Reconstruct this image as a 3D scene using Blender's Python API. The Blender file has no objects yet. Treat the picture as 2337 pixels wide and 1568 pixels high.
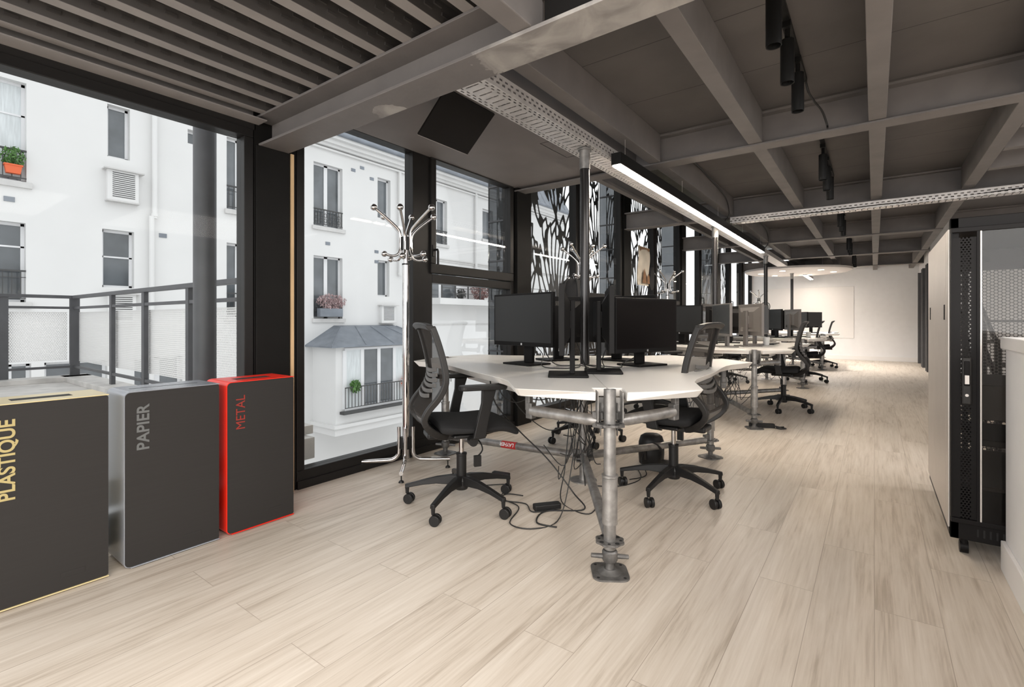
import bpy, math, random
import numpy as np
from mathutils import Vector, Matrix, Euler
R = math.radians
random.seed(7)
S = bpy.context.scene
COL = S.collection

# ------------------------------------------------------------------ camera
cam = bpy.data.objects.new('camera', bpy.data.cameras.new('camera'))
COL.objects.link(cam)
cam.location = (0, 0, 1.02)
cam.rotation_euler = (R(90), 0, R(36.45))
cam.data.sensor_width = 36
cam.data.lens = 17.25
cam.data.shift_y = -0.0231
cam.data.clip_start = 0.05
cam.data.clip_end = 200
S.camera = cam

# ------------------------------------------------------------------ world, light, exposure
W = bpy.data.worlds.new('world'); S.world = W
W.use_nodes = True
bg = W.node_tree.nodes['Background']
bg.inputs['Color'].default_value = (0.97, 0.985, 1.0, 1)
bg.inputs['Strength'].default_value = 0.60
S.view_settings.view_transform = 'Standard'
S.view_settings.look = 'None'
S.view_settings.gamma = 1
S.view_settings.use_curve_mapping = False
S.view_settings.exposure = 1.4


def area(name, loc, rot, sx, sy, power, color=(1, 1, 1)):
    l = bpy.data.lights.new(name, 'AREA'); l.shape = 'RECTANGLE'
    l.size = sx; l.size_y = sy; l.energy = power; l.color = color
    o = bpy.data.objects.new(name, l); COL.objects.link(o)
    o.location = loc; o.rotation_euler = rot
    return o


# added fill light behind the camera, stands for no known window
area('rear_fill', (0.5, -3.4, 1.5), (R(66), 0, 0), 6.0, 2.2, 85, (1.0, 0.985, 0.96))
# added overhead fill behind the camera, brightens the near floor
area('overhead_fill', (0.3, -1.3, 2.38), (0, 0, 0), 5.0, 2.4, 112, (1.0, 0.93, 0.85))
# added fill light out of view on the right, facing down
area('right_fill', (2.3, 2.0, 2.38), (0, 0, 0), 1.8, 5.0, 105, (1.0, 0.96, 0.92))


# ------------------------------------------------------------------ materials
def nodes_of(m):
    m.use_nodes = True
    nt = m.node_tree
    return nt, nt.nodes, nt.links, nt.nodes['Principled BSDF']


def mat(name, col, rough=0.5, metal=0.0, spec=0.5, noise=0.0, nscale=8.0, bump=0.0, bscale=60.0, stretch=None, coat=0):
    m = bpy.data.materials.new(name)
    nt, N, L, P = nodes_of(m)
    P.inputs['Base Color'].default_value = (*col, 1)
    P.inputs['Roughness'].default_value = rough
    P.inputs['Metallic'].default_value = metal
    P.inputs['Specular IOR Level'].default_value = spec
    P.inputs['Coat Weight'].default_value = coat
    tc = N.new('ShaderNodeTexCoord')
    mp = N.new('ShaderNodeMapping'); L.new(tc.outputs['Object'], mp.inputs[0])
    if stretch: mp.inputs['Scale'].default_value = stretch
    nz = N.new('ShaderNodeTexNoise'); L.new(mp.outputs[0], nz.inputs['Vector'])
    nz.inputs['Scale'].default_value = nscale; nz.inputs['Detail'].default_value = 6
    rp = N.new('ShaderNodeMapRange'); L.new(nz.outputs['Fac'], rp.inputs[0])
    rp.inputs[1].default_value = 0.3; rp.inputs[2].default_value = 0.7
    rp.inputs[3].default_value = 1 - noise; rp.inputs[4].default_value = 1 + noise
    mx = N.new('ShaderNodeVectorMath'); mx.operation = 'SCALE'
    mx.inputs[0].default_value = col; L.new(rp.outputs[0], mx.inputs['Scale'])
    L.new(mx.outputs[0], P.inputs['Base Color'])
    if bump:
        n2 = N.new('ShaderNodeTexNoise'); L.new(mp.outputs[0], n2.inputs['Vector'])
        n2.inputs['Scale'].default_value = bscale; n2.inputs['Detail'].default_value = 3
        b = N.new('ShaderNodeBump'); b.inputs['Strength'].default_value = bump; b.inputs['Distance'].default_value = 0.01
        L.new(n2.outputs['Fac'], b.inputs['Height']); L.new(b.outputs[0], P.inputs['Normal'])
    return m


def mth(nt, op, a, b=None, c=None):
    n = nt.nodes.new('ShaderNodeMath'); n.operation = op
    for i, v in enumerate((a, b, c)):
        if v is None: continue
        if isinstance(v, (int, float)): n.inputs[i].default_value = v
        else: nt.links.new(v, n.inputs[i])
    return n.outputs[0]


def perforate(m, fn):
    """fn(nt, x, y, z) returns a socket that is 1 where a hole is"""
    nt, N, L, P = nodes_of(m)
    tc = N.new('ShaderNodeTexCoord'); sp = N.new('ShaderNodeSeparateXYZ'); L.new(tc.outputs['Object'], sp.inputs[0])
    hole = fn(nt, sp.outputs[0], sp.outputs[1], sp.outputs[2])
    inv = mth(nt, 'SUBTRACT', 1.0, hole)
    L.new(inv, P.inputs['Alpha'])
    return m


def hexdots(nt, a, b, pitch, r):
    p, q = pitch, pitch * 1.732
    def one(oa, ob):
        u = mth(nt, 'SUBTRACT', mth(nt, 'FLOORED_MODULO', mth(nt, 'ADD', a, oa), p), p / 2)
        v = mth(nt, 'SUBTRACT', mth(nt, 'FLOORED_MODULO', mth(nt, 'ADD', b, ob), q), q / 2)
        d = mth(nt, 'ADD', mth(nt, 'MULTIPLY', u, u), mth(nt, 'MULTIPLY', v, v))
        return mth(nt, 'LESS_THAN', d, r * r)
    return mth(nt, 'MAXIMUM', one(0, 0), one(p / 2, q / 2))


M = {}
M['frame'] = mat('black_frame_paint', (0.015, 0.014, 0.0135), 0.38, spec=0.2, noise=0.1)
M['column'] = mat('black_column_paint', (0.009, 0.0085, 0.008), 0.5, spec=0.12, noise=0.1)
M['beam'] = mat('taupe_beam_paint', (0.165, 0.152, 0.146), 0.6, spec=0.25, noise=0.10, nscale=5, bump=0.15, bscale=12)
M['deck'] = mat('deck_dark_tone', (0.045, 0.041, 0.039), 0.6, noise=0.12, nscale=6)  # darker than the rib bottoms, for flanks and raised flats
M['deckdark'] = mat('painted_shade_black', (0.012, 0.011, 0.0105), 0.7, spec=0.15)  # near black: shade of the void and open hatch put into the colour
M['rib'] = mat('deck_rib_paint', (0.24, 0.222, 0.212), 0.6, noise=0.08)
M['soffit'] = mat('soffit_paint', (0.185, 0.168, 0.163), 0.6, spec=0.25, noise=0.08, nscale=2.5, bump=0.08, bscale=6)
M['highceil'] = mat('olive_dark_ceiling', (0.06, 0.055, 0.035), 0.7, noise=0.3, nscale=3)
M['white_wall'] = mat('white_wall_paint', (0.79, 0.785, 0.79), 0.6, noise=0.02)
M['facade'] = mat('facade_render', (0.69, 0.685, 0.678), 0.85, spec=0.2, noise=0.02, nscale=1.2)
M['facadetrim'] = mat('facade_moulding', (0.56, 0.55, 0.54), 0.8, noise=0.06)
M['pvc'] = mat('white_window_frame', (0.72, 0.72, 0.73), 0.5)
M['zinc'] = mat('zinc_roof', (0.20, 0.22, 0.25), 0.5, metal=0.3, noise=0.15, nscale=3)
M['iron'] = mat('wrought_iron', (0.05, 0.05, 0.05), 0.5)
M['rail'] = mat('balcony_rail_grey', (0.075, 0.075, 0.08), 0.45, spec=0.3, noise=0.1)
M['terrace'] = mat('terrace_sheet', (0.45, 0.43, 0.41), 0.5, noise=0.2, nscale=6)
M['galv'] = mat('galvanised_steel', (0.30, 0.29, 0.28), 0.42, metal=0.7, noise=0.28, nscale=22, bump=0.15, bscale=40)
M['galvdark'] = mat('cast_steel', (0.16, 0.155, 0.15), 0.5, metal=0.6, noise=0.3, nscale=30, bump=0.2, bscale=50)
M['chrome'] = mat('chrome', (0.58, 0.56, 0.55), 0.05, metal=1.0)
M['desk'] = mat('white_desk_laminate', (0.76, 0.735, 0.70), 0.28, noise=0.01)
M['plastic'] = mat('black_plastic', (0.013, 0.0125, 0.0125), 0.42, spec=0.3, noise=0.08, bump=0.05, bscale=300)
M['greyplastic'] = mat('grey_plastic', (0.019, 0.0175, 0.0165), 0.45, spec=0.3)
M['lumbar'] = mat('lumbar_grey_plastic', (0.11, 0.105, 0.10), 0.45, spec=0.3)
M['postpaint'] = mat('post_gloss_black', (0.03, 0.028, 0.028), 0.22, metal=0.4)
M['fabric'] = mat('black_seat_fabric', (0.012, 0.012, 0.013), 0.9, bump=0.3, bscale=500)
M['bezel'] = mat('monitor_bezel', (0.009, 0.0085, 0.0085), 0.5, spec=0.12)
M['screen'] = mat('matt_dark_screen', (0.014, 0.014, 0.014), 0.36, spec=0.45)
M['screenblack'] = mat('black_screen', (0.006, 0.005, 0.005), 0.3, spec=0.12)
M['badge'] = mat('silver_badge', (0.6, 0.6, 0.6), 0.3, metal=0.6)
M['silver'] = mat('silver_plastic', (0.17, 0.155, 0.145), 0.38, metal=0.3, spec=0.3)
M['cable'] = mat('black_cable', (0.015, 0.015, 0.015), 0.5)
M['binfront'] = mat('bin_anthracite', (0.027, 0.025, 0.024), 0.45, metal=0.0, spec=0.25, noise=0.05, stretch=(1, 1, 40), nscale=3)
M['binred'] = mat('bin_red', (0.85, 0.022, 0.006), 0.38, coat=0.15)
M['bingrey'] = mat('bin_blue_grey', (0.34, 0.36, 0.40), 0.25, metal=0.4)
M['binyellow'] = mat('bin_pale_gold', (0.72, 0.60, 0.33), 0.28, metal=0.2)
M['slot'] = mat('dark_slot', (0.008, 0.008, 0.008), 0.8)
M['letgold'] = mat('letter_gold', (0.42, 0.34, 0.15), 0.5)
M['letgrey'] = mat('letter_grey', (0.12, 0.125, 0.125), 0.5)
M['letred'] = mat('letter_red', (0.26, 0.02, 0.012), 0.6)
M['wood'] = mat('raw_wood_strip', (0.55, 0.38, 0.21), 0.6, noise=0.15, stretch=(1, 1, 0.1), nscale=40)
M['rack'] = mat('rack_black', (0.010, 0.009, 0.009), 0.45, spec=0.1)
M['rackside'] = mat('rack_side_metal', (0.55, 0.505, 0.47), 0.40, metal=0.55, noise=0.03)
M['alu'] = mat('aluminium_strip', (0.62, 0.58, 0.55), 0.35, metal=0.4)
M['track'] = mat('track_light_black', (0.008, 0.008, 0.008), 0.45, spec=0.2)
M['redtag'] = mat('red_tag', (0.55, 0.03, 0.03), 0.5)
M['whitetag'] = mat('white_tag_ink', (0.8, 0.8, 0.8), 0.5)
M['leaf'] = mat('green_leaves', (0.09, 0.20, 0.05), 0.6, noise=0.4, nscale=20)
M['redleaf'] = mat('red_brown_leaves', (0.26, 0.13, 0.12), 0.7, noise=0.4, nscale=10)
M['pinkleaf'] = mat('pink_grey_blossom', (0.42, 0.30, 0.30), 0.7, noise=0.5, nscale=12)
M['pot'] = mat('terracotta', (0.72, 0.14, 0.05), 0.6)
M['ground'] = mat('courtyard_ground', (0.45, 0.44, 0.43), 0.8, noise=0.1)
M['lattice'] = mat('lattice_charcoal', (0.045, 0.043, 0.042), 0.5)
M['paper'] = mat('poster_paper', (0.55, 0.50, 0.42), 0.7, noise=0.15, nscale=6)
M['poster_brown'] = mat('poster_brown_ink', (0.20, 0.105, 0.05), 0.7, noise=0.3, nscale=20)
M['disc'] = mat('disc_grey', (0.50, 0.47, 0.45), 0.6)
M['rope'] = mat('bag_black_cloth', (0.015, 0.015, 0.016), 0.85, bump=0.3, bscale=120)
M['pane_dark'] = mat('far_window_glass', (0.10, 0.11, 0.12), 0.12, spec=0.9, noise=0.35, nscale=1.5)
M['curtain'] = mat('sheer_curtain', (0.62, 0.65, 0.66), 0.8, noise=0.12, stretch=(1, 12, 1), nscale=3)
M['skirt'] = mat('skirting_white', (0.78, 0.76, 0.75), 0.5)
M['cup'] = mat('cup_white', (0.7, 0.7, 0.68), 0.3)


def emis(name, col, s):
    m = bpy.data.materials.new(name); nt, N, L, P = nodes_of(m)
    P.inputs['Base Color'].default_value = (0.8, 0.8, 0.8, 1)
    P.inputs['Emission Color'].default_value = (*col, 1); P.inputs['Emission Strength'].default_value = s
    return m


M['led'] = emis('led_diffuser', (1.0, 0.88, 0.74), 34.0)
M['spot'] = emis('downlight_lens', (1.0, 0.85, 0.66), 6.0)


def glassmat(name, tint, refl, rough=0.0):
    m = bpy.data.materials.new(name); m.use_nodes = True
    nt = m.node_tree; N = nt.nodes; L = nt.links; N.remove(N['Principled BSDF'])
    t = N.new('ShaderNodeBsdfTransparent'); t.inputs[0].default_value = (*tint, 1)
    g = N.new('ShaderNodeBsdfGlossy'); g.inputs['Roughness'].default_value = rough
    fr = N.new('ShaderNodeFresnel'); fr.inputs[0].default_value = 1.35
    k = mth(nt, 'MULTIPLY', fr.outputs[0], refl)
    mx = N.new('ShaderNodeMixShader'); L.new(k, mx.inputs[0]); L.new(t.outputs[0], mx.inputs[1]); L.new(g.outputs[0], mx.inputs[2])
    L.new(mx.outputs[0], N['Material Output'].inputs['Surface'])
    return m


M['glass'] = glassmat('window_glass', (0.97, 0.98, 0.98), 0.17)
M['smoke'] = glassmat('grey_fin_glass', (0.35, 0.36, 0.37), 1.0, 0.15)
M['rackglass'] = glassmat('rack_door_glass', (0.82, 0.80, 0.78), 0.8)


def mesh_fabric():
    m = mat('backrest_mesh_fabric', (0.040, 0.035, 0.031), 0.8, spec=0.1)
    nt, N, L, P = nodes_of(m)
    P.inputs['Alpha'].default_value = 0.78
    return m


M['mesh'] = mesh_fabric()

M['perfwhite'] = perforate(mat('perforated_white_sheet', (0.78, 0.77, 0.76), 0.5),
                           lambda nt, x, y, z: hexdots(nt, mth(nt, 'ADD', x, y), z, 0.022, 0.0072))
M['perfwhite_w'] = perforate(mat('perforated_sheet_far', (0.78, 0.77, 0.76), 0.5),
                             lambda nt, x, y, z: hexdots(nt, y, z, 0.022, 0.0072))
M['perfrack'] = perforate(mat('perforated_rack_door', (0.010, 0.009, 0.009), 0.45, spec=0.1),
                          lambda nt, x, y, z: mth(nt, 'MULTIPLY', hexdots(nt, x, z, 0.0115, 0.0037),
                                                  mth(nt, 'LESS_THAN', mth(nt, 'ABSOLUTE', mth(nt, 'SUBTRACT', x, 0.002)), 0.017)))
M['perfrear'] = perforate(mat('perforated_rear_door', (0.05, 0.046, 0.043), 0.45),
                          lambda nt, x, y, z: hexdots(nt, z, x, 0.018, 0.0073))


def tray_holes(nt, x, y, z):
    ax = mth(nt, 'ABSOLUTE', x)
    cen = mth(nt, 'MULTIPLY', mth(nt, 'LESS_THAN', ax, 0.040), mth(nt, 'LESS_THAN', mth(nt, 'FLOORED_MODULO', y, 0.05), 0.009))
    e1 = mth(nt, 'MULTIPLY', mth(nt, 'LESS_THAN', mth(nt, 'ABSOLUTE', mth(nt, 'SUBTRACT', ax, 0.058)), 0.0045),
             mth(nt, 'LESS_THAN', mth(nt, 'FLOORED_MODULO', y, 0.045), 0.024))
    e2 = mth(nt, 'MULTIPLY', mth(nt, 'LESS_THAN', mth(nt, 'ABSOLUTE', mth(nt, 'SUBTRACT', ax, 0.076)), 0.0045),
             mth(nt, 'LESS_THAN', mth(nt, 'FLOORED_MODULO', mth(nt, 'ADD', y, 0.022), 0.045), 0.024))
    bot = mth(nt, 'MULTIPLY', mth(nt, 'MAXIMUM', cen, mth(nt, 'MAXIMUM', e1, e2)), mth(nt, 'LESS_THAN', z, 0.004))
    s1 = mth(nt, 'MULTIPLY', mth(nt, 'LESS_THAN', mth(nt, 'ABSOLUTE', mth(nt, 'SUBTRACT', z, 0.024)), 0.0055),
             mth(nt, 'LESS_THAN', mth(nt, 'FLOORED_MODULO', y, 0.045), 0.024))
    s2 = mth(nt, 'MULTIPLY', mth(nt, 'LESS_THAN', mth(nt, 'ABSOLUTE', mth(nt, 'SUBTRACT', z, 0.046)), 0.0055),
             mth(nt, 'LESS_THAN', mth(nt, 'FLOORED_MODULO', mth(nt, 'ADD', y, 0.022), 0.045), 0.024))
    return mth(nt, 'MAXIMUM', bot, mth(nt, 'MAXIMUM', s1, s2))


M['tray'] = perforate(mat('galvanised_cable_tray', (0.74, 0.71, 0.69), 0.36, metal=0.55, noise=0.12, nscale=14), tray_holes)


def floor_mat():
    m = bpy.data.materials.new('oak_plank_floor'); nt, N, L, P = nodes_of(m)
    tc = N.new('ShaderNodeTexCoord')
    sp = N.new('ShaderNodeSeparateXYZ'); L.new(tc.outputs['Object'], sp.inputs[0])
    cb = N.new('ShaderNodeCombineXYZ'); L.new(sp.outputs[1], cb.inputs[0]); L.new(sp.outputs[0], cb.inputs[1])
    br = N.new('ShaderNodeTexBrick'); L.new(cb.outputs[0], br.inputs['Vector'])
    br.inputs['Scale'].default_value = 1.0; br.inputs['Brick Width'].default_value = 1.32; br.inputs['Row Height'].default_value = 0.185
    br.inputs['Mortar Size'].default_value = 0.0012; br.inputs['Mortar Smooth'].default_value = 0.0
    br.offset = 0.37; br.offset_frequency = 2
    br.inputs['Color1'].default_value = (0, 0, 0, 1); br.inputs['Color2'].default_value = (1, 1, 1, 1); br.inputs['Mortar'].default_value = (0.5, 0.5, 0.5, 1)
    # grain stretched along the plank, shifted per plank
    sh = N.new('ShaderNodeVectorMath'); sh.operation = 'MULTIPLY_ADD'
    L.new(br.outputs['Color'], sh.inputs[0]); sh.inputs[1].default_value = (7, 3, 5); L.new(tc.outputs['Object'], sh.inputs[2])
    mp = N.new('ShaderNodeMapping'); L.new(sh.outputs[0], mp.inputs[0]); mp.inputs['Scale'].default_value = (9, 0.7, 1)
    n1 = N.new('ShaderNodeTexNoise'); L.new(mp.outputs[0], n1.inputs['Vector']); n1.inputs['Scale'].default_value = 2.4; n1.inputs['Detail'].default_value = 8
    n1.inputs['Roughness'].default_value = 0.62; n1.inputs['Distortion'].default_value = 0.6
    mp2 = N.new('ShaderNodeMapping'); L.new(sh.outputs[0], mp2.inputs[0]); mp2.inputs['Scale'].default_value = (55, 1.6, 1)
    n2 = N.new('ShaderNodeTexNoise'); L.new(mp2.outputs[0], n2.inputs['Vector']); n2.inputs['Scale'].default_value = 2.0; n2.inputs['Detail'].default_value = 5
    v = mth(nt, 'ADD', mth(nt, 'MULTIPLY', n1.outputs['Fac'], 0.62), mth(nt, 'MULTIPLY', n2.outputs['Fac'], 0.38))
    v = mth(nt, 'ADD', v, mth(nt, 'MULTIPLY', mth(nt, 'SUBTRACT', br.outputs['Color'], 0.5), 0.07))
    cr = N.new('ShaderNodeValToRGB'); L.new(v, cr.inputs[0])
    e = cr.color_ramp.elements
    e[0].position = 0.34; e[0].color = (0.41, 0.345, 0.28, 1)
    e[1].position = 0.66; e[1].color = (0.66, 0.595, 0.52, 1)
    x = e.new(0.47); x.color = (0.565, 0.495, 0.42, 1)
    mo = N.new('ShaderNodeMixRGB'); mo.blend_type = 'MULTIPLY'
    L.new(mth(nt, 'MULTIPLY', br.outputs['Fac'], 0.5), mo.inputs[0]); L.new(cr.outputs[0], mo.inputs[1]); mo.inputs[2].default_value = (0.35, 0.3, 0.26, 1)
    L.new(mo.outputs[0], P.inputs['Base Color'])
    P.inputs['Roughness'].default_value = 0.42; P.inputs['Specular IOR Level'].default_value = 0.4
    b = N.new('ShaderNodeBump'); b.inputs['Strength'].default_value = 0.12; b.inputs['Distance'].default_value = 0.002
    L.new(v, b.inputs['Height']); L.new(b.outputs[0], P.inputs['Normal'])
    return m


M['floor'] = floor_mat()


def ceiling_mat():
    m = mat('fibre_panel_ceiling', (0.105, 0.097, 0.093), 0.75, noise=0.10, nscale=3, bump=0.1, bscale=30)
    nt, N, L, P = nodes_of(m)
    tc = N.new('ShaderNodeTexCoord')
    br = N.new('ShaderNodeTexBrick'); L.new(tc.outputs['Object'], br.inputs['Vector'])
    br.inputs['Scale'].default_value = 1.0; br.inputs['Brick Width'].default_value = 2.4; br.inputs['Row Height'].default_value = 0.63
    br.inputs['Mortar Size'].default_value = 0.003; br.offset = 0.3
    src = P.inputs['Base Color'].links[0].from_socket
    mx = N.new('ShaderNodeMixRGB'); L.new(br.outputs['Fac'], mx.inputs[0]); L.new(src, mx.inputs[1]); mx.inputs[2].default_value = (0.03, 0.028, 0.026, 1)
    L.new(mx.outputs[0], P.inputs['Base Color'])
    return m


M['ceiling'] = ceiling_mat()


def worn_mat():
    m = mat('worn_beam_paint', (0.14, 0.128, 0.123), 0.55, noise=0.1, nscale=5, bump=0.2, bscale=14)
    nt, N, L, P = nodes_of(m)
    src = P.inputs['Base Color'].links[0].from_socket
    tc = N.new('ShaderNodeTexCoord'); sp = N.new('ShaderNodeSeparateXYZ'); L.new(tc.outputs['Object'], sp.inputs[0])
    nz = N.new('ShaderNodeTexNoise'); L.new(tc.outputs['Object'], nz.inputs['Vector']); nz.inputs['Scale'].default_value = 9; nz.inputs['Detail'].default_value = 7
    nz.inputs['Distortion'].default_value = 1.5
    d = mth(nt, 'MULTIPLY', mth(nt, 'SUBTRACT', nz.outputs['Fac'], 0.5), 0.30)
    # bare patch runs from x=-1.2 to the right, along the far half of the flange
    a = mth(nt, 'GREATER_THAN', mth(nt, 'ADD', sp.outputs[0], d), -1.19)
    # small filler patch
    dx = mth(nt, 'SUBTRACT', sp.outputs[0], -1.83); dy = mth(nt, 'SUBTRACT', sp.outputs[1], 1.53)
    rr = mth(nt, 'SQRT', mth(nt, 'ADD', mth(nt, 'MULTIPLY', dx, dx), mth(nt, 'MULTIPLY', dy, dy)))
    c = mth(nt, 'LESS_THAN', mth(nt, 'ADD', rr, mth(nt, 'MULTIPLY', d, 0.4)), 0.085)
    f = mth(nt, 'MULTIPLY', mth(nt, 'MAXIMUM', a, c), mth(nt, 'LESS_THAN', sp.outputs[2], 2.0145))
    n2 = N.new('ShaderNodeTexNoise'); L.new(tc.outputs['Object'], n2.inputs['Vector']); n2.inputs['Scale'].default_value = 6; n2.inputs['Detail'].default_value = 9
    n2.inputs['Distortion'].default_value = 1.2
    cr = N.new('ShaderNodeValToRGB'); L.new(n2.outputs['Fac'], cr.inputs[0])
    cr.color_ramp.elements[0].position = 0.38; cr.color_ramp.elements[0].color = (0.21, 0.195, 0.185, 1)
    cr.color_ramp.elements[1].position = 0.62; cr.color_ramp.elements[1].color = (0.38, 0.36, 0.335, 1)
    mx = N.new('ShaderNodeMixRGB'); L.new(mth(nt, 'MULTIPLY', f, 0.85), mx.inputs[0]); L.new(src, mx.inputs[1]); L.new(cr.outputs[0], mx.inputs[2])
    L.new(mx.outputs[0], P.inputs['Base Color'])
    return m


M['worn'] = worn_mat()


# ------------------------------------------------------------------ mesh helper
class MB:
    def __init__(s): s.v = []; s.f = []

    def add(s, vs, fs, mtx=None):
        n = len(s.v)
        if mtx is not None: vs = [mtx @ Vector(p) for p in vs]
        s.v += [tuple(p) for p in vs]; s.f += [tuple(i + n for i in f) for f in fs]
        return s

    def box(s, x0, x1, y0, y1, z0, z1, mtx=None):
        return s.add([(x0, y0, z0), (x1, y0, z0), (x1, y1, z0), (x0, y1, z0), (x0, y0, z1), (x1, y0, z1), (x1, y1, z1), (x0, y1, z1)],
                     [(0, 3, 2, 1), (4, 5, 6, 7), (0, 1, 5, 4), (1, 2, 6, 5), (2, 3, 7, 6), (3, 0, 4, 7)], mtx)

    def cyl(s, p0, p1, r0, r1=None, n=16, caps=True):
        if r1 is None: r1 = r0
        p0 = Vector(p0); p1 = Vector(p1); d = (p1 - p0)
        q = d.to_track_quat('Z', 'Y').to_matrix()
        vs = []
        for p, r in ((p0, r0), (p1, r1)):
            for i in range(n):
                a = 2 * math.pi * i / n
                vs.append(p + q @ Vector((r * math.cos(a), r * math.sin(a), 0)))
        fs = [(i, (i + 1) % n, n + (i + 1) % n, n + i) for i in range(n)]
        if caps: fs += [tuple(range(n - 1, -1, -1)), tuple(range(n, 2 * n))]
        return s.add(vs, fs)

    def tube(s, pts, r, n=10, caps=True, radii=None):
        pts = [Vector(p) for p in pts]
        k = len(pts); vs = []; up = None
        for i, p in enumerate(pts):
            t = (pts[min(i + 1, k - 1)] - pts[max(i - 1, 0)]).normalized()
            if up is None:
                up = Vector((0, 0, 1)) if abs(t.z) < 0.9 else Vector((1, 0, 0))
            a = t.cross(up)
            if a.length < 1e-5: a = t.cross(Vector((0.3, 1, 0.2)))
            a.normalize(); b = a.cross(t).normalized(); up = b
            rr = radii[i] if radii else r
            for j in range(n):
                an = 2 * math.pi * j / n
                vs.append(p + a * (rr * math.cos(an)) + b * (rr * math.sin(an)))
        fs = []
        for i in range(k - 1):
            for j in range(n):
                fs.append((i * n + j, i * n + (j + 1) % n, (i + 1) * n + (j + 1) % n, (i + 1) * n + j))
        if caps: fs += [tuple(range(n - 1, -1, -1)), tuple(range((k - 1) * n, k * n))]
        return s.add(vs, fs)

    def strip(s, path, sections):
        """loft: sections[i] = list of offset vectors (closed ring) added to path[i]"""
        vs = []; n = len(sections[0]); k = len(path)
        for p, sec in zip(path, sections):
            for o in sec: vs.append(Vector(p) + Vector(o))
        fs = []
        for i in range(k - 1):
            for j in range(n):
                fs.append((i * n + j, i * n + (j + 1) % n, (i + 1) * n + (j + 1) % n, (i + 1) * n + j))
        fs += [tuple(range(n - 1, -1, -1)), tuple(range((k - 1) * n, k * n))]
        return s.add(vs, fs)

    def lathe(s, prof, c=(0, 0, 0), n=24, mtx=None):
        vs = []; k = len(prof)
        for r, z in prof:
            for j in range(n):
                a = 2 * math.pi * j / n
                vs.append((c[0] + r * math.cos(a), c[1] + r * math.sin(a), c[2] + z))
        fs = []
        for i in range(k - 1):
            for j in range(n):
                fs.append((i * n + j, i * n + (j + 1) % n, (i + 1) * n + (j + 1) % n, (i + 1) * n + j))
        fs += [tuple(range(n - 1, -1, -1)), tuple(range((k - 1) * n, k * n))]
        return s.add(vs, fs, mtx)

    def ball(s, c, r, n=14, m=8, sc=(1, 1, 1)):
        vs = []; c = Vector(c)
        for i in range(m + 1):
            ph = math.pi * i / m
            for j in range(n):
                a = 2 * math.pi * j / n
                vs.append(c + Vector((r * sc[0] * math.sin(ph) * math.cos(a), r * sc[1] * math.sin(ph) * math.sin(a), r * sc[2] * math.cos(ph))))
        fs = []
        for i in range(m):
            for j in range(n):
                fs.append((i * n + j, (i + 1) * n + j, (i + 1) * n + (j + 1) % n, i * n + (j + 1) % n))
        return s.add(vs, fs)

    def prism(s, poly, z0, z1, mtx=None, inset=None):
        n = len(poly)
        pb = inset or poly
        vs = [(x, y, z0) for x, y in pb] + [(x, y, z1) for x, y in poly]
        fs = [(i, (i + 1) % n, n + (i + 1) % n, n + i) for i in range(n)]
        fs += [tuple(range(n - 1, -1, -1)), tuple(range(n, 2 * n))]
        return s.add(vs, fs, mtx)

    def build(s, name, material, parent=None, bevel=0, smooth=None, loc=None, seg=2, subd=0):
        me = bpy.data.meshes.new(name)
        me.from_pydata(s.v, [], s.f); me.update()
        import bmesh as _b
        bm = _b.new(); bm.from_mesh(me)
        if subd: _b.ops.remove_doubles(bm, verts=bm.verts, dist=1e-5)
        _b.ops.recalc_face_normals(bm, faces=bm.faces); bm.to_mesh(me); bm.free()
        me.materials.append(material)
        if smooth is not None:
            me.polygons.foreach_set('use_smooth', [True] * len(me.polygons))
            me.set_sharp_from_angle(angle=R(smooth))
        o = bpy.data.objects.new(name, me); COL.objects.link(o)
        if parent: o.parent = parent
        if loc: o.location = loc
        if bevel:
            b = o.modifiers.new('bevel', 'BEVEL'); b.width = bevel; b.segments = seg; b.limit_method = 'ANGLE'; b.angle_limit = R(40)
            b.harden_normals = False
        if subd:
            q = o.modifiers.new('subd', 'SUBSURF'); q.levels = subd; q.render_levels = subd
        return o


def tag(o, label=None, cat=None, group=None, kind=None):
    if label: o['label'] = label
    if cat: o['category'] = cat
    if group: o['group'] = group
    if kind: o['kind'] = kind
    return o


def empty(name, loc=(0, 0, 0), rz=0, label=None, cat=None, group=None, kind=None):
    o = bpy.data.objects.new(name, None); COL.objects.link(o)
    o.location = loc; o.rotation_euler = (0, 0, rz); o.empty_display_size = 0.1
    return tag(o, label, cat, group, kind)


def copy_tree(o, parent=None):
    c = o.copy(); COL.objects.link(c)
    if parent: c.parent = parent
    for ch in [k for k in bpy.data.objects if k.parent == o]: copy_tree(ch, c)
    return c


def struct(o):
    o['kind'] = 'structure'; return o


def rot_rect(cx, cy, a, b, r, n=5):
    """rounded rectangle a x b centred on cx,cy"""
    p = []
    for sx, sy, st in ((1, 1, 0), (-1, 1, 90), (-1, -1, 180), (1, -1, 270)):
        for i in range(n + 1):
            t = R(st + 90 * i / n)
            p.append((cx + sx * (a / 2 - r) + r * math.cos(t), cy + sy * (b / 2 - r) + r * math.sin(t)))
    return p


def curve_pts(ctrl, k=8):
    """Catmull-Rom through control points"""
    P = [Vector(p) for p in ctrl]; P = [P[0]] + P + [P[-1]]
    out = []
    for i in range(1, len(P) - 2):
        a, b, c, d = P[i - 1:i + 3]
        for j in range(k):
            t = j / k
            out.append(0.5 * ((2 * b) + (c - a) * t + (2 * a - 5 * b + 4 * c - d) * t * t + (3 * b - a - 3 * c + d) * t ** 3))
    out.append(P[-2]); return out


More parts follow.
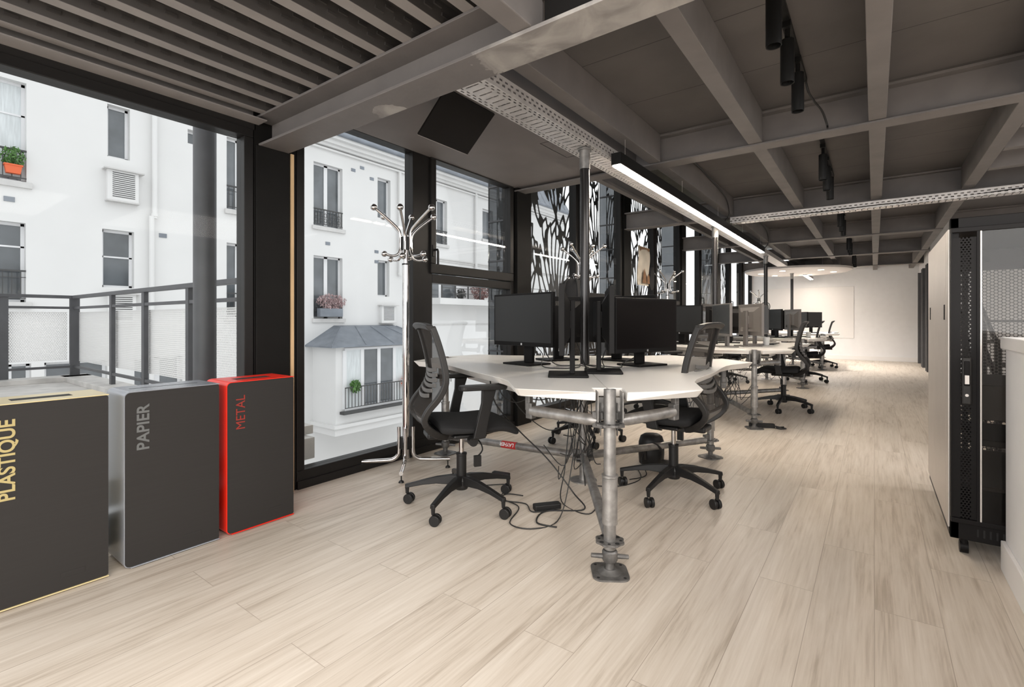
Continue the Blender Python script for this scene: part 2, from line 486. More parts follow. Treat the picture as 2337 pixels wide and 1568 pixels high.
def font_mesh(name, c):
    t = bpy.data.objects.new('tmp_text', c); COL.objects.link(t)
    dg = bpy.context.evaluated_depsgraph_get(); dg.update()
    me = bpy.data.meshes.new_from_object(t.evaluated_get(dg)); me.name = name
    bpy.data.objects.remove(t)
    o = bpy.data.objects.new(name, me); COL.objects.link(o)
    return o


def text(name, body, material, parent, size, loc, rot, sx=1.0, extrude=0.0006, offset=0.0, align='LEFT'):
    c = bpy.data.curves.new(name, 'FONT'); c.body = body; c.size = size; c.extrude = extrude; c.offset = offset
    c.align_x = align; c.materials.append(material)
    o = font_mesh(name, c)
    if parent: o.parent = parent
    o.location = loc; o.rotation_euler = rot; o.scale = (sx, 1, 1)
    return o


# ================================================================== SETTING
XW = -2.82           # glazed wall plane
COLY = [1.45, 3.93, 6.42, 8.92, 11.42, 13.92]
struct(MB().box(-2.9, 3.6, -3.5, 15.3, -0.25, 0.0).build('floor', M['floor']))

# main ceiling of fibre panels between steel beams
struct(MB().box(-1.5, 3.6, 1.46, 15.3, 2.48, 2.6).build('ceiling', M['ceiling']))
# high dark ceiling strip along the glass
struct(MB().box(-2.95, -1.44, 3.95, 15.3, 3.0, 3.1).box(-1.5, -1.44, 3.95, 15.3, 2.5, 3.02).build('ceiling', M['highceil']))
# smooth lowered soffit by the glass
so = struct(MB().box(-2.78, -1.58, 1.49, 3.86, 2.285, 2.47).build('ceiling', M['soffit']))
b = MB()
for (x0, x1, y0, y1) in ((-1.93, -1.927, 2.95, 3.33), (-1.93, -1.60, 2.95, 2.953), (-1.93, -1.60, 3.327, 3.33), (-1.603, -1.60, 2.95, 3.33)):
    b.box(x0, x1, y0, y1, 2.2838, 2.286)
b.build('hatch_outline', M['slot'], so)
# roof above the camera bay (void right of the deck)
struct(MB().box(-1.02, 3.6, -3.5, 1.44, 2.42, 2.6).build('ceiling', M['deckdark']))

# steel joists
tn = [0]


def trim(mb, m, bevel=0.004, kids=()):
    tn[0] += 1
    o = mb.build('trim_%d' % tn[0], m, bevel=bevel)
    return struct(o)


# big flanged beam above the bins
b = MB()
b.box(-2.80, 3.6, 1.375, 1.545, 2.000, 2.014)
b.box(-2.80, -0.94, 1.452, 1.464, 2.012, 2.14)
b.box(-2.80, -1.015, 1.345, 1.50, 2.138, 2.150)
trim(b, M['worn'], 0.002)
trim(MB().box(-0.93, 3.6, 1.452, 1.464, 2.014, 2.40), M['deckdark'], 0)  # web beside the void, its shade painted in as black
# beam along the depth landing on it
trim(MB().box(-1.015, -0.935, -3.4, 1.45, 2.016, 2.14).box(-1.015, -0.935, -3.4, 1.345, 2.14, 2.44), M['beam'])
# cross beams (I section)
for k, yc in enumerate((3.87, 6.37, 8.87, 11.37, 13.87)):
    b = MB()
    x1 = 3.6 if k < 4 else 0.86
    b.box(-2.78, x1, yc - 0.07, yc + 0.07, 2.25, 2.262)
    b.box(-2.78, x1, yc - 0.006, yc + 0.006, 2.26, 2.475)
    b.box(-2.78, x1, yc - 0.07, yc + 0.07, 2.462, 2.479)
    trim(b, M['beam'] if k else M['beam'], 0.0015)
# long beams
for x in (-1.445, -0.72, -0.03, 0.665):
    b = MB()
    for y0, y1 in ((1.47, 3.80), (3.94, 6.30), (6.44, 8.80), (8.94, 11.30), (11.44, 13.80), (13.94, 15.2)):
        b.box(x, x + 0.09, y0, y1, 2.264, 2.479)
    trim(b, M['beam'], 0.003)
# joists of the stair void on the right
b = MB()
for y in (4.45, 5.0, 5.6): b.box(0.76, 3.5, y, y + 0.08, 2.27, 2.47)
trim(b, M['beam'], 0.002)
# edge rail of the high strip
trim(MB().box(-2.01, -1.95, 3.95, 15.0, 2.262, 2.29).box(-1.99, -1.97, 3.95, 15.0, 2.29, 2.44), M['beam'], 0.002)
# header over the first window: frame, light flange, ledge
trim(MB().box(-2.92, -2.79, -3.5, 1.36, 2.08, 2.118), M['frame'], 0.002)
trim(MB().box(-2.90, -2.695, -3.5, 1.375, 2.116, 2.122).box(-2.90, -2.80, -3.5, 1.375, 2.122, 2.2), M['rib'], 0)

# corrugated roof deck above the bins: ribs run along the depth
b = MB()
xs0 = [-2.68 + 0.1655 * i for i in range(11)]
for x in xs0: b.box(x - 0.026, x + 0.026, -3.4, 1.50, 2.150, 2.153)
ribs = b
deck = MB()
for x in xs0:
    # sloping flanks and the raised flat
    deck.add([(x + 0.026, -3.4, 2.152), (x + 0.026, 1.5, 2.152), (x + 0.040, 1.5, 2.225), (x + 0.040, -3.4, 2.225)], [(0, 1, 2, 3)])
    deck.add([(x + 0.040, -3.4, 2.225), (x + 0.040, 1.5, 2.225), (x + 0.1255, 1.5, 2.225), (x + 0.1255, -3.4, 2.225)], [(0, 1, 2, 3)])
    deck.add([(x + 0.1255, -3.4, 2.225), (x + 0.1255, 1.5, 2.225), (x + 0.1395, 1.5, 2.152), (x + 0.1395, -3.4, 2.152)], [(0, 1, 2, 3)])
    # pressed dimples on the side that faces the room
    for row, (fz, off) in enumerate(((0.40, 0.0), (0.72, 0.045))):
        y = -1.0 + off
        while y < 1.38:
            xx = x + 0.026 + 0.014 * fz; zz = 2.152 + 0.073 * fz
            deck.box(xx - 0.004, xx + 0.006, y, y + 0.040, zz - 0.006, zz + 0.006)
            y += 0.09
deck.box(-2.9, -1.0, -3.5, 1.5, 2.23, 2.3)
dk = deck.build('ceiling', M['deck']); struct(dk)
ribs.build('deck_rib', M['rib'], dk)

# far wall, side walls
struct(MB().box(-2.9, 3.6, 15.25, 15.4, 0, 2.6).build('wall_far', M['white_wall']))
struct(MB().box(-2.7, 0.86, 15.225, 15.25, 0.0, 0.11).build('baseboard_far', M['skirt'], bevel=0.003))
b = MB(); b.box(-2.0, 0.06, 15.243, 15.25, 1.95, 1.96).box(0.05, 0.06, 15.243, 15.25, 0.3, 1.95)
tn[0] += 1
struct(MB().box(-2.4, -0.42, 15.236, 15.25, 0.55, 1.88).build('trim_%d' % tn[0], M['skirt'], bevel=0.003))
# partition on the right, far part
wr = struct(MB().box(0.86, 0.96, 11.8, 15.25, 2.12, 2.5).box(0.86, 3.6, 11.7, 11.8, 0, 2.5).build('wall_right', M['white_wall']))
b = MB()
struct(MB().box(0.87, 0.88, 11.9, 15.2, 0, 2.12).build('window_9', M['glass']))
for y in (11.95, 12.5, 12.75, 13.6, 13.85, 14.9):
    b.box(0.82, 0.90, y, y + 0.07, 0, 2.12)
trim(b, M['rail'], 0.002)
struct(MB().box(2.2, 2.3, 11.85, 15.2, 0, 2.5).build('wall_side', M['white_wall']))
struct(MB().box(3.6, 3.7, -3.5, 7.6, 0, 1.0).box(3.6, 3.7, 4.5, 11.8, 1.0, 2.5).build('wall_stair', M['white_wall']))

# low white wall at right edge
lw = struct(MB().box(0.43, 0.56, -0.6, 2.80, 0.0, 0.90).build('wall_low', M['white_wall'], bevel=0.002))
struct(MB().box(0.415, 0.575, -0.62, 2.81, 0.902, 0.95).build('trim_30', M['skirt'], bevel=0.004))
struct(MB().box(0.415, 0.43, -0.6, 2.80, 0.0, 0.12).build('baseboard_right', M['skirt'], bevel=0.003))
# end wall behind the camera is left open above the sill so sky light enters
struct(MB().box(-2.9, 3.6, -3.6, -3.5, 0, 0.35).build('wall_rear', M['white_wall']))

# ------------------------------------------------------------------ glazed wall
wn = [0]


def glazed_bay(y0, y1, ztop, mull, trans, zb=0.11, handle=True, last=False, mw=0.20):
    wn[0] += 1
    e = empty('window_%d' % wn[0], (XW, (y0 + y1) / 2, 0), kind='structure')
    yc = (y0 + y1) / 2
    f = MB()
    X0, X1 = -0.06, 0.035
    f.box(X0, X1, y0 - yc, y1 - yc, 0.0, zb)
    f.box(X0 + 0.02, X1 + 0.012, y0 - yc, y1 - yc, 0.0, zb * 0.45)
    f.box(X0, X1, y0 - yc, y1 - yc, ztop - 0.05, ztop)
    f.box(X0, X1, y0 - yc, y0 - yc + 0.05, zb, ztop - 0.05)
    f.box(X0, X1, y1 - yc - 0.05, y1 - yc, zb, ztop - 0.05)
    if mull:
        f.box(X0, X1, mull - yc, mull + mw - yc, zb, ztop - 0.05)
        f.box(X0, X1, mull + mw - yc, y1 - yc - 0.05, trans, trans + 0.07)
    f.build('window_frame', M['frame'], e, bevel=0.004)
    g = MB()
    if mull:
        g.box(-0.012, -0.006, y0 - yc + 0.05, mull - yc, zb, ztop - 0.05)
        g.build('glass_pane', M['glass'], e)
        g = MB().box(-0.012, -0.006, mull + mw - yc, y1 - yc - 0.05, zb, trans); g.build('glass_pane', M['glass'], e)
        s = MB(); a, c = mull + mw - yc - 0.03, y1 - yc - 0.03
        z0, z1 = trans + 0.075, ztop - 0.03
        s.box(0.0, 0.055, a, c, z0, z0 + 0.075).box(0.0, 0.055, a, c, z1 - 0.03, z1)
        s.box(0.0, 0.055, a, a + 0.055, z0 + 0.075, z1 - 0.03).box(0.0, 0.055, c - 0.05, c, z0 + 0.075, z1 - 0.03)
        sash = s.build('opening_sash', M['frame'], e, bevel=0.004)
        MB().box(0.02, 0.026, a + 0.055, c - 0.05, z0 + 0.075, z1 - 0.03).build('glass_pane', M['glass'], sash)
        h = MB(); hz = z0 + 0.18
        h.tube([(0.055, a + 0.028, hz), (0.095, a + 0.028, hz), (0.10, a + 0.028, hz - 0.015), (0.10, a + 0.028, hz - 0.12)], 0.009, 8)
        h.box(0.053, 0.06, a + 0.014, a + 0.042, hz - 0.05, hz + 0.04)
        h.build('window_handle', M['plastic'], sash, smooth=40)
    else:
        g.box(-0.012, -0.006, y0 - yc + 0.05, y1 - yc - 0.05, zb, ztop - 0.05); g.build('glass_pane', M['glass'], e)
    return e


glazed_bay(-1.9, 1.345, 2.085, None, 0)
glazed_bay(1.60, 3.80, 2.335, 2.52, 1.31)
glazed_bay(4.04, 6.30, 3.0, 5.02, 1.20, mw=0.09)
glazed_bay(6.50, 8.80, 3.0, 7.50, 1.20, mw=0.09)
glazed_bay(9.02, 11.30, 3.0, 10.0, 1.20, mw=0.09)
glazed_bay(11.52, 13.80, 3.0, 12.5, 1.20, mw=0.09)
glazed_bay(14.02, 15.2, 3.0, None, 1.20)
# shiny gaskets of the panes
for k, yc in enumerate(COLY):
    zt = 2.16 if k == 0 else 3.0
    b = MB()
    if k == 0:
        b.box(-2.90, -2.775, 1.355, 1.552, 0, 2.0)
        b.box(-2.90, -2.79, 1.35, 1.60, 0, 2.335)
        trim(b, M['column'], 0.003)
        trim(MB().box(-2.80, -2.772, 1.556, 1.575, 0.0, 2.0), M['wood'], 0)
    else:
        b.box(-2.90, -2.745, yc - 0.125, yc + 0.11, 0, zt)
        trim(b, M['column'], 0.003)

# ------------------------------------------------------------------ exterior: facade, terrace
bld = empty('apartment_building', (-14, 8, -6), label='white rendered apartment building across the courtyard seen through the glazing', cat='building')
BX = Matrix.Translation((14, -8, 6))


def ext(mb, name, m, parent=None, bevel=0, smooth=None):
    o = mb.build(name, m, bld if parent is None else parent, bevel=bevel, smooth=smooth)
    if parent is None: o.location = (14, -8, 6)
    return o


wins = [  # y0,y1,z0,z1, mullions, transom, railing, sill
    (1.0, 2.18, 3.83, 5.87, 1, 5.2, 'rail', 1), (1.0, 2.17, 1.38, 3.0, 1, 2.5, 'rail', 1),
    (3.50, 3.92, 4.74, 5.93, 0, 0, '', 0), (3.41, 4.0, 1.76, 3.08, 0, 2.45, '', 0), (5.12, 5.40, 5.50, 5.86, 0, 0, '', 0),
    (6.05, 6.75, 4.0, 5.95, 1, 0, 'rail', 1), (6.05, 6.75, 1.1, 3.1, 1, 0, 'rail', 1),
    (8.59, 9.62, 3.96, 5.95, 1, 0, 'scroll', 1), (8.59, 9.62, 1.06, 3.03, 1, 0, 'scroll', 1),
    (11.03, 11.60, 4.60, 6.02, 0, 0, '', 0), (11.03, 11.55, 1.85, 3.12, 0, 0, '', 0),
    (13.55, 14.50, 4.05, 5.84, 1, 0, 'scroll', 1), (16.75, 17.5, 4.62, 5.97, 0, 0, '', 1),
    (19.2, 20.2, 4.0, 5.9, 1, 0, 'scroll', 1), (1.6, 2.25, -0.95, 0.12, 1, 0, '', 0), (2.45, 3.5, -0.95, 0.12, 1, 0, '', 0),
    (4.0, 5.0, -0.95, 0.12, 1, 0, '', 0), (-1.4, -0.3, 3.83, 5.87, 1, 5.2, '', 1), (9.6, 11.4, -5.2, -3.6, 1, 0, '', 0)]
ys = sorted({-4.0, 24.0} | {w[0] for w in wins} | {w[1] for w in wins})
zs = sorted({-6.0, 6.5} | {w[2] for w in wins} | {w[3] for w in wins})
b = MB()
for i in range(len(ys) - 1):
    for j in range(len(zs) - 1):
        cy, cz = (ys[i] + ys[i + 1]) / 2, (zs[j] + zs[j + 1]) / 2
        if any(w[0] < cy < w[1] and w[2] < cz < w[3] for w in wins): continue
        b.add([(-14, ys[i], zs[j]), (-14, ys[i + 1], zs[j]), (-14, ys[i + 1], zs[j + 1]), (-14, ys[i], zs[j + 1])], [(0, 1, 2, 3)])
for (a, c, z0, z1, *_r) in wins:
    d = -14.28
    b.add([(-14, a, z0), (-14, c, z0), (-14, c, z1), (-14, a, z1), (d, a, z0), (d, c, z0), (d, c, z1), (d, a, z1)],
          [(0, 1, 5, 4), (1, 2, 6, 5), (2, 3, 7, 6), (3, 0, 4, 7)])
b.box(-14.6, -14.3, -4, 24, -6, 6.5)
ext(b, 'wall', M['facade'])
for (a, c, z0, z1, mu, tr, kind, sill) in wins:
    f = MB(); X0, X1 = -14.22, -14.16; w = 0.055
    f.box(X0, X1, a, c, z0, z0 + w).box(X0, X1, a, c, z1 - w, z1).box(X0, X1, a, a + w, z0, z1).box(X0, X1, c - w, c, z0, z1)
    if mu: f.box(X0, X1, (a + c) / 2 - 0.06, (a + c) / 2 + 0.06, z0, z1)
    if tr: f.box(X0, X1, a, c, tr, tr + 0.035)
    fo = ext(f, 'window', M['pvc'], bevel=0)
    MB().box(-14.20, -14.19, a, c, z0, z1).build('pane', M['pane_dark'], fo)
    if z0 > 3.7 and a < 3 and a > 0:
        MB().box(-14.187, -14.182, a + 0.05, c - 0.05, z0 + 0.1, z1).build('curtain', M['curtain'], fo)
    if sill: ext(MB().box(-14.1, -13.93, a - 0.06, c + 0.08, z0 - 0.12, z0), 'window_sill', M['facadetrim'])
    if kind:
        h = 0.62 if kind == 'rail' else 0.52
        r = MB(); r.box(-14.02, -13.98, a, c, z0 + h, z0 + h + 0.035).box(-14.01, -13.99, a, c, z0 + 0.07, z0 + 0.09)
        if kind == 'rail':
            r.box(-14.01, -13.99, a, c, z0 + h - 0.12, z0 + h - 0.105)
            y = a + 0.05
            while y < c: r.box(-14.008, -13.992, y, y + 0.014, z0 + 0.07, z0 + h); y += 0.13
        else:
            y = a + 0.04
            while y < c: r.box(-14.008, -13.992, y, y + 0.014, z0 + 0.07, z0 + h); y += 0.105
            y = a + 0.09
            while y < c - 0.05:
                for zc in (z0 + 0.2, z0 + 0.36):
                    r.tube([(-14, y + 0.045 * math.cos(t), zc + 0.06 * math.sin(t)) for t in [k * math.pi / 5 for k in range(11)]], 0.008, 4)
                y += 0.16
        ext(r, 'window_railing', M['iron'])
# louvred vents
for (a, c, z0, z1) in ((3.47, 4.05, 3.74, 4.42), (3.49, 4.0, 0.95, 1.60), (11.10, 11.72, 0.93, 1.52)):
    b = MB(); b.box(-14.0, -13.86, a, c, z0, z1)
    vo = ext(b, 'louvre_vent', M['facade'])
    b = MB(); z = z0 + 0.08
    while z < z1 - 0.06: b.box(-13.862, -13.855, a + 0.09, c - 0.07, z, z + 0.018); z += 0.045
    b.build('slat_gap', M['iron'], vo)
    MB().box(-14.0, -13.78, a - 0.07, c + 0.10, z1, z1 + 0.03).build('vent_cap', M['facadetrim'], vo)
    MB().box(-14.0, -13.83, a - 0.02, c + 0.02, z0 - 0.03, z0).build('vent_sill', M['facadetrim'], vo)
# small brick vents
b = MB()
for (y, z) in ((9.95, 6.02), (10.7, 5.9), (1.85, 3.45), (9.0, 3.45), (4.5, 3.08), (10.9, 3.4), (7.9, 0.8), (10.3, 6.18), (10.9, 3.05)):
    b.box(-14.0, -13.985, y, y + 0.16, z - 0.05, z + 0.05)
ext(b, 'air_brick', M['zinc'])
# downpipes
for (y, z0, z1, nm) in ((4.38, 3.45, 6.5, 1), (4.32, -6, 3.5, 1), (11.95, 2.6, 6.4, 0), (16.2, 3.2, 6.5, 0)):
    b = MB().cyl((-13.9, y, z0), (-13.9, y, z1), 0.055, n=12)
    b.cyl((-13.9, y, z0 + 0.05), (-13.9, y, z0 + 0.12), 0.07, n=12)
    ext(b, 'downpipe', M['facade'], smooth=40)
# cornice, gutter, zinc roof with dormers (right part)
b = MB(); b.box(-14.0, -13.90, 7.0, 24, 6.40, 6.46).box(-14.0, -13.82, 7.0, 24, 6.50, 6.58).box(-14.0, -13.7, 7.0, 24, 6.58, 6.70).box(-14, -13.55, 7, 24, 6.70, 6.80)
ext(b, 'cornice', M['facade'])
ext(MB().cyl((-13.5, 7.0, 6.86), (-13.5, 24, 6.86), 0.075, n=10), 'gutter', M['zinc'], smooth=40)
b = MB(); b.add([(-13.6, 7, 6.85), (-13.6, 24, 6.85), (-14.6, 24, 8.6), (-14.6, 7, 8.6)], [(0, 1, 2, 3)])
for y in np.arange(7, 24, 0.5): b.add([(-13.58, y, 6.86), (-13.58, y + .03, 6.86), (-14.57, y + .03, 8.6), (-14.57, y, 8.6)], [(0, 1, 2, 3)])
ext(b, 'roof', M['zinc'])
for y in (10.0, 14.0, 17.0):
    f = ext(MB().box(-14.3, -13.8, y, y + 1.3, 6.95, 8.1), 'dormer', M['facade'])
    b = MB()
    for q in range(4): b.box(-13.8, -13.79, y + 0.08 + q * 0.3, y + 0.30 + q * 0.3, 7.05, 8.0)
    b.build('pane', M['pane_dark'], f)
ext(MB().box(-14.0, -13.96, 12.6, 24, 3.36, 3.44).box(-14, -13.93, 12.6, 24, 3.44, 3.48), 'string_course', M['facadetrim'])
ext(MB().box(-14.0, -13.98, 12.6, 24, 0.80, 0.86), 'string_course', M['facadetrim'])
# terrace projection on the right with railing
ext(MB().box(-14.0, -13.2, 13.3, 24, 1.62, 1.86), 'balcony_slab', M['facade'])
b = MB()
for z in (2.05, 2.25, 2.5): b.box(-13.24, -13.21, 13.4, 24, z, z + 0.02)
for y in np.arange(13.4, 23, 0.75): b.box(-13.25, -13.2, y, y + 0.035, 1.86, 2.52)
ext(b, 'balcony_railing', M['iron'])
ext(MB().box(-14.05, -13.99, 13.4, 15.6, 1.9, 3.1), 'balcony_window', M['pane_dark'])
ext(MB().box(-13.99, -13.97, 14.0, 14.15, 1.9, 3.1).box(-13.99, -13.97, 15.0, 15.9, 1.9, 3.1), 'balcony_window_frame', M['pvc'])
# oriel (bow window) with hipped zinc roof
b = MB(); b.box(-14.0, -12.8, 8.56, 12.2, -2.1, 0.24)
ori = ext(b, 'bow_window', M['facade'])
MB().prism([(-14, 8.45), (-12.68, 8.45), (-12.68, 12.3), (-14, 12.3)], -2.20, -2.1).prism([(-14, 8.52), (-12.76, 8.52), (-12.76, 12.25), (-14, 12.25)], -2.42, -2.2).build('moulding', M['facade'], ori)
f = MB(); x0, x1 = -12.80, -12.76
ya, yb = 8.85, 12.0; f.box(x0, x1, ya, yb, 0.10, 0.17).box(x0, x1, ya, yb, -1.72, -1.66)
n = 5; wd = (yb - ya) / n
for k in range(n + 1): f.box(x0, x1, ya + k * wd - 0.06, ya + k * wd + 0.06, -1.66, 0.10)
f.build('window_frame', M['pvc'], ori)
MB().box(-12.797, -12.79, ya, yb, -1.7, 0.12).build('pane', M['pane_dark'], ori)
MB().box(-12.789, -12.785, ya + 0.05, ya + wd, -1.7, 0.12).box(-12.789, -12.785, ya + 3 * wd, ya + 4 * wd, -1.7, 0.12).build('curtain', M['curtain'], ori)
r = MB(); r.box(-12.62, -12.59, ya - 0.1, yb + .1, -1.02, -0.99).box(-12.62, -12.59, ya - .1, yb + .1, -1.62, -1.60)
y = ya - 0.1
while y < yb + .1: r.box(-12.615, -12.60, y, y + 0.018, -1.62, -1.0); y += 0.115
r.box(-12.8, -12.58, ya - .15, yb + .15, -1.80, -1.72)
r.build('window_railing', M['iron'], ori)
E0, E1 = 8.3, 12.5
b = MB(); b.add([(-14, E0, 0.25), (-12.6, E0, 0.25), (-12.6, E1, 0.25), (-14, E1, 0.25), (-13.7, 9.35, 0.80), (-13.7, 11.6, 0.80), (-14, 9.3, 0.84), (-14, 11.7, 0.84)],
                [(1, 2, 5, 4), (0, 1, 4, 6), (2, 3, 7, 5), (4, 5, 7, 6)])
b.box(-14, -12.6, E0, E1, 0.20, 0.25)
for (p, q) in (((-12.6, E0, .255), (-13.7, 9.35, .805)), ((-12.6, 9.5, .255), (-13.7, 9.9, .805)), ((-12.6, 10.6, .255), (-13.7, 10.5, .805)), ((-12.6, 11.7, .255), (-13.7, 11.1, .805)), ((-12.6, E1, .255), (-13.7, 11.6, .805))):
    b.cyl(p, q, 0.018, n=6)
b.build('zinc_roof', M['zinc'], ori)

struct(MB().box(-30, -3.4, -8, 30, -6.2, -6.0).build('ground', M['ground']))


# plants outside
def shrub(name, m, loc, sx, sy, sz, n, label, cat, leaf=0.05, seed=1):
    rnd = random.Random(seed); b = MB()
    for i in range(n):
        while True:
            p = Vector((rnd.uniform(-1, 1), rnd.uniform(-1, 1), rnd.uniform(-1, 1)))
            if p.length < 1: break
        c = Vector((p.x * sx, p.y * sy, p.z * sz + sz))
        q = Euler((rnd.uniform(0, 6), rnd.uniform(0, 6), rnd.uniform(0, 6))).to_matrix()
        s = leaf * rnd.uniform(0.6, 1.3)
        b.add([c + q @ Vector(v) for v in ((-s, 0, 0), (0, -s * .4, s * .1), (s, 0, 0), (0, s * .4, s * .1))], [(0, 1, 2, 3)])
        if i % 12 == 0: b.cyl((0, 0, 0), c, 0.006, 0.003, 4)
    return tag(b.build(name, m, loc=loc), label, cat)


pt = tag(MB().prism(rot_rect(0, 0, 0.16, 0.26, 0.02), 0, 0.17, inset=rot_rect(0, 0, 0.12, 0.21, 0.02)).prism(rot_rect(0, 0, 0.18, 0.28, 0.02), 0.15, 0.18).build('flower_pot', M['pot'], loc=(-13.97, 1.98, 3.97), bevel=0.004),
         'orange plant trough with green plant on the upper left window ledge', 'flower pot')
q = shrub('plant', M['leaf'], (0, 0, 0.14), 0.13, 0.2, 0.2, 260, None, None, 0.045, 3); q.parent = pt
shrub('plant', M['pinkleaf'], (-13.88, 9.15, 1.35), 0.16, 0.55, 0.24, 520, 'trailing pink and grey plants spilling over the window railing above the bow window', 'plant', 0.05, 5)
tag(MB().box(-14.0, -13.8, 8.7, 9.5, 1.12, 1.38).build('window_box', M['zinc'], bevel=0.005), 'grey planter box behind the railing above the bow window', 'planter')
shrub('shrub', M['redleaf'], (-13.5, 16.0, 1.86), 0.3, 0.55, 0.42, 600, 'red brown leafed shrub on the far roof terrace', 'shrub', 0.06, 8)
shrub('shrub', M['iron'], (-13.6, 14.9, 1.86), 0.2, 0.22, 0.22, 200, 'small dark rounded shrub beside the terrace railing', 'shrub', 0.06, 9)
shrub('plant', M['leaf'], (-12.66, 9.15, -1.2), 0.12, 0.2, 0.2, 200, 'green pot plant on the bow window railing', 'plant', 0.06, 11)
shrub('flower', M['pot'], (-12.66, 11.05, -1.25), 0.06, 0.08, 0.2, 60, 'orange flower on the bow window railing', 'flower', 0.06, 12)

# terrace outside the first window with railing
tag(MB().box(-8.45, -3.0, -3.0, 1.85, 0.10, 0.24).box(-8.5, -8.2, -3, 1.9, 0.24, 0.30).box(-8.45, -3.1, 1.62, 1.9, 0.24, 0.30).build('terrace', M['terrace'], bevel=0.004), kind='structure')
rl = empty('terrace_railing', (-8.4, 1.76, 0.24), label='grey steel railing with white perforated panels around the terrace outside', cat='railing')
def rbuild(mb, name, m):
    o = mb.build(name, m, rl, bevel=0.002); o.location = (8.4, -1.76, -0.24); return o
for (x, y, w) in ((-8.40, 1.76, 0.10), (-8.40, 1.10, 0.10), (-8.4, -0.6, 0.1), (-6.86, 1.76, 0.07), (-5.85, 1.76, 0.07), (-4.78, 1.76, 0.06), (-3.6, 1.76, 0.06)):
    rbuild(MB().box(x - 0.02, x + 0.02, y - w / 2, y + w / 2, 0.24, 1.30) if x < -8 else MB().box(x - w / 2, x + w / 2, y - 0.02, y + 0.02, 0.24, 1.30), 'post', M['rail'])
rbuild(MB().box(-8.43, -8.37, -2.5, 1.79, 1.295, 1.335), 'top_rail', M['rail'])
rbuild(MB().box(-8.43, -3.2, 1.73, 1.79, 1.295, 1.335), 'top_rail', M['rail'])
for z in (1.16, 0.40):
    rbuild(MB().box(-8.415, -8.385, -2.5, 1.78, z, z + 0.03), 'rail', M['rail'])
    rbuild(MB().box(-8.43, -3.2, 1.745, 1.775, z, z + 0.03), 'rail', M['rail'])
rbuild(MB().box(-8.47, -8.466, -2.5, 1.70, 0.50, 1.12), 'perforated_panel', M['perfwhite_w'])
rbuild(MB().box(-8.40, -3.3, 1.80, 1.804, 0.48, 1.12), 'perforated_panel', M['perfwhite'])
# round steel post outside the first window
tag(MB().cyl((-3.30, 1.30, 0.24), (-3.30, 1.30, 3.2), 0.062, n=28).build('steel_post', M['rail'], smooth=40), 'round grey steel post standing outside the first window', 'post')


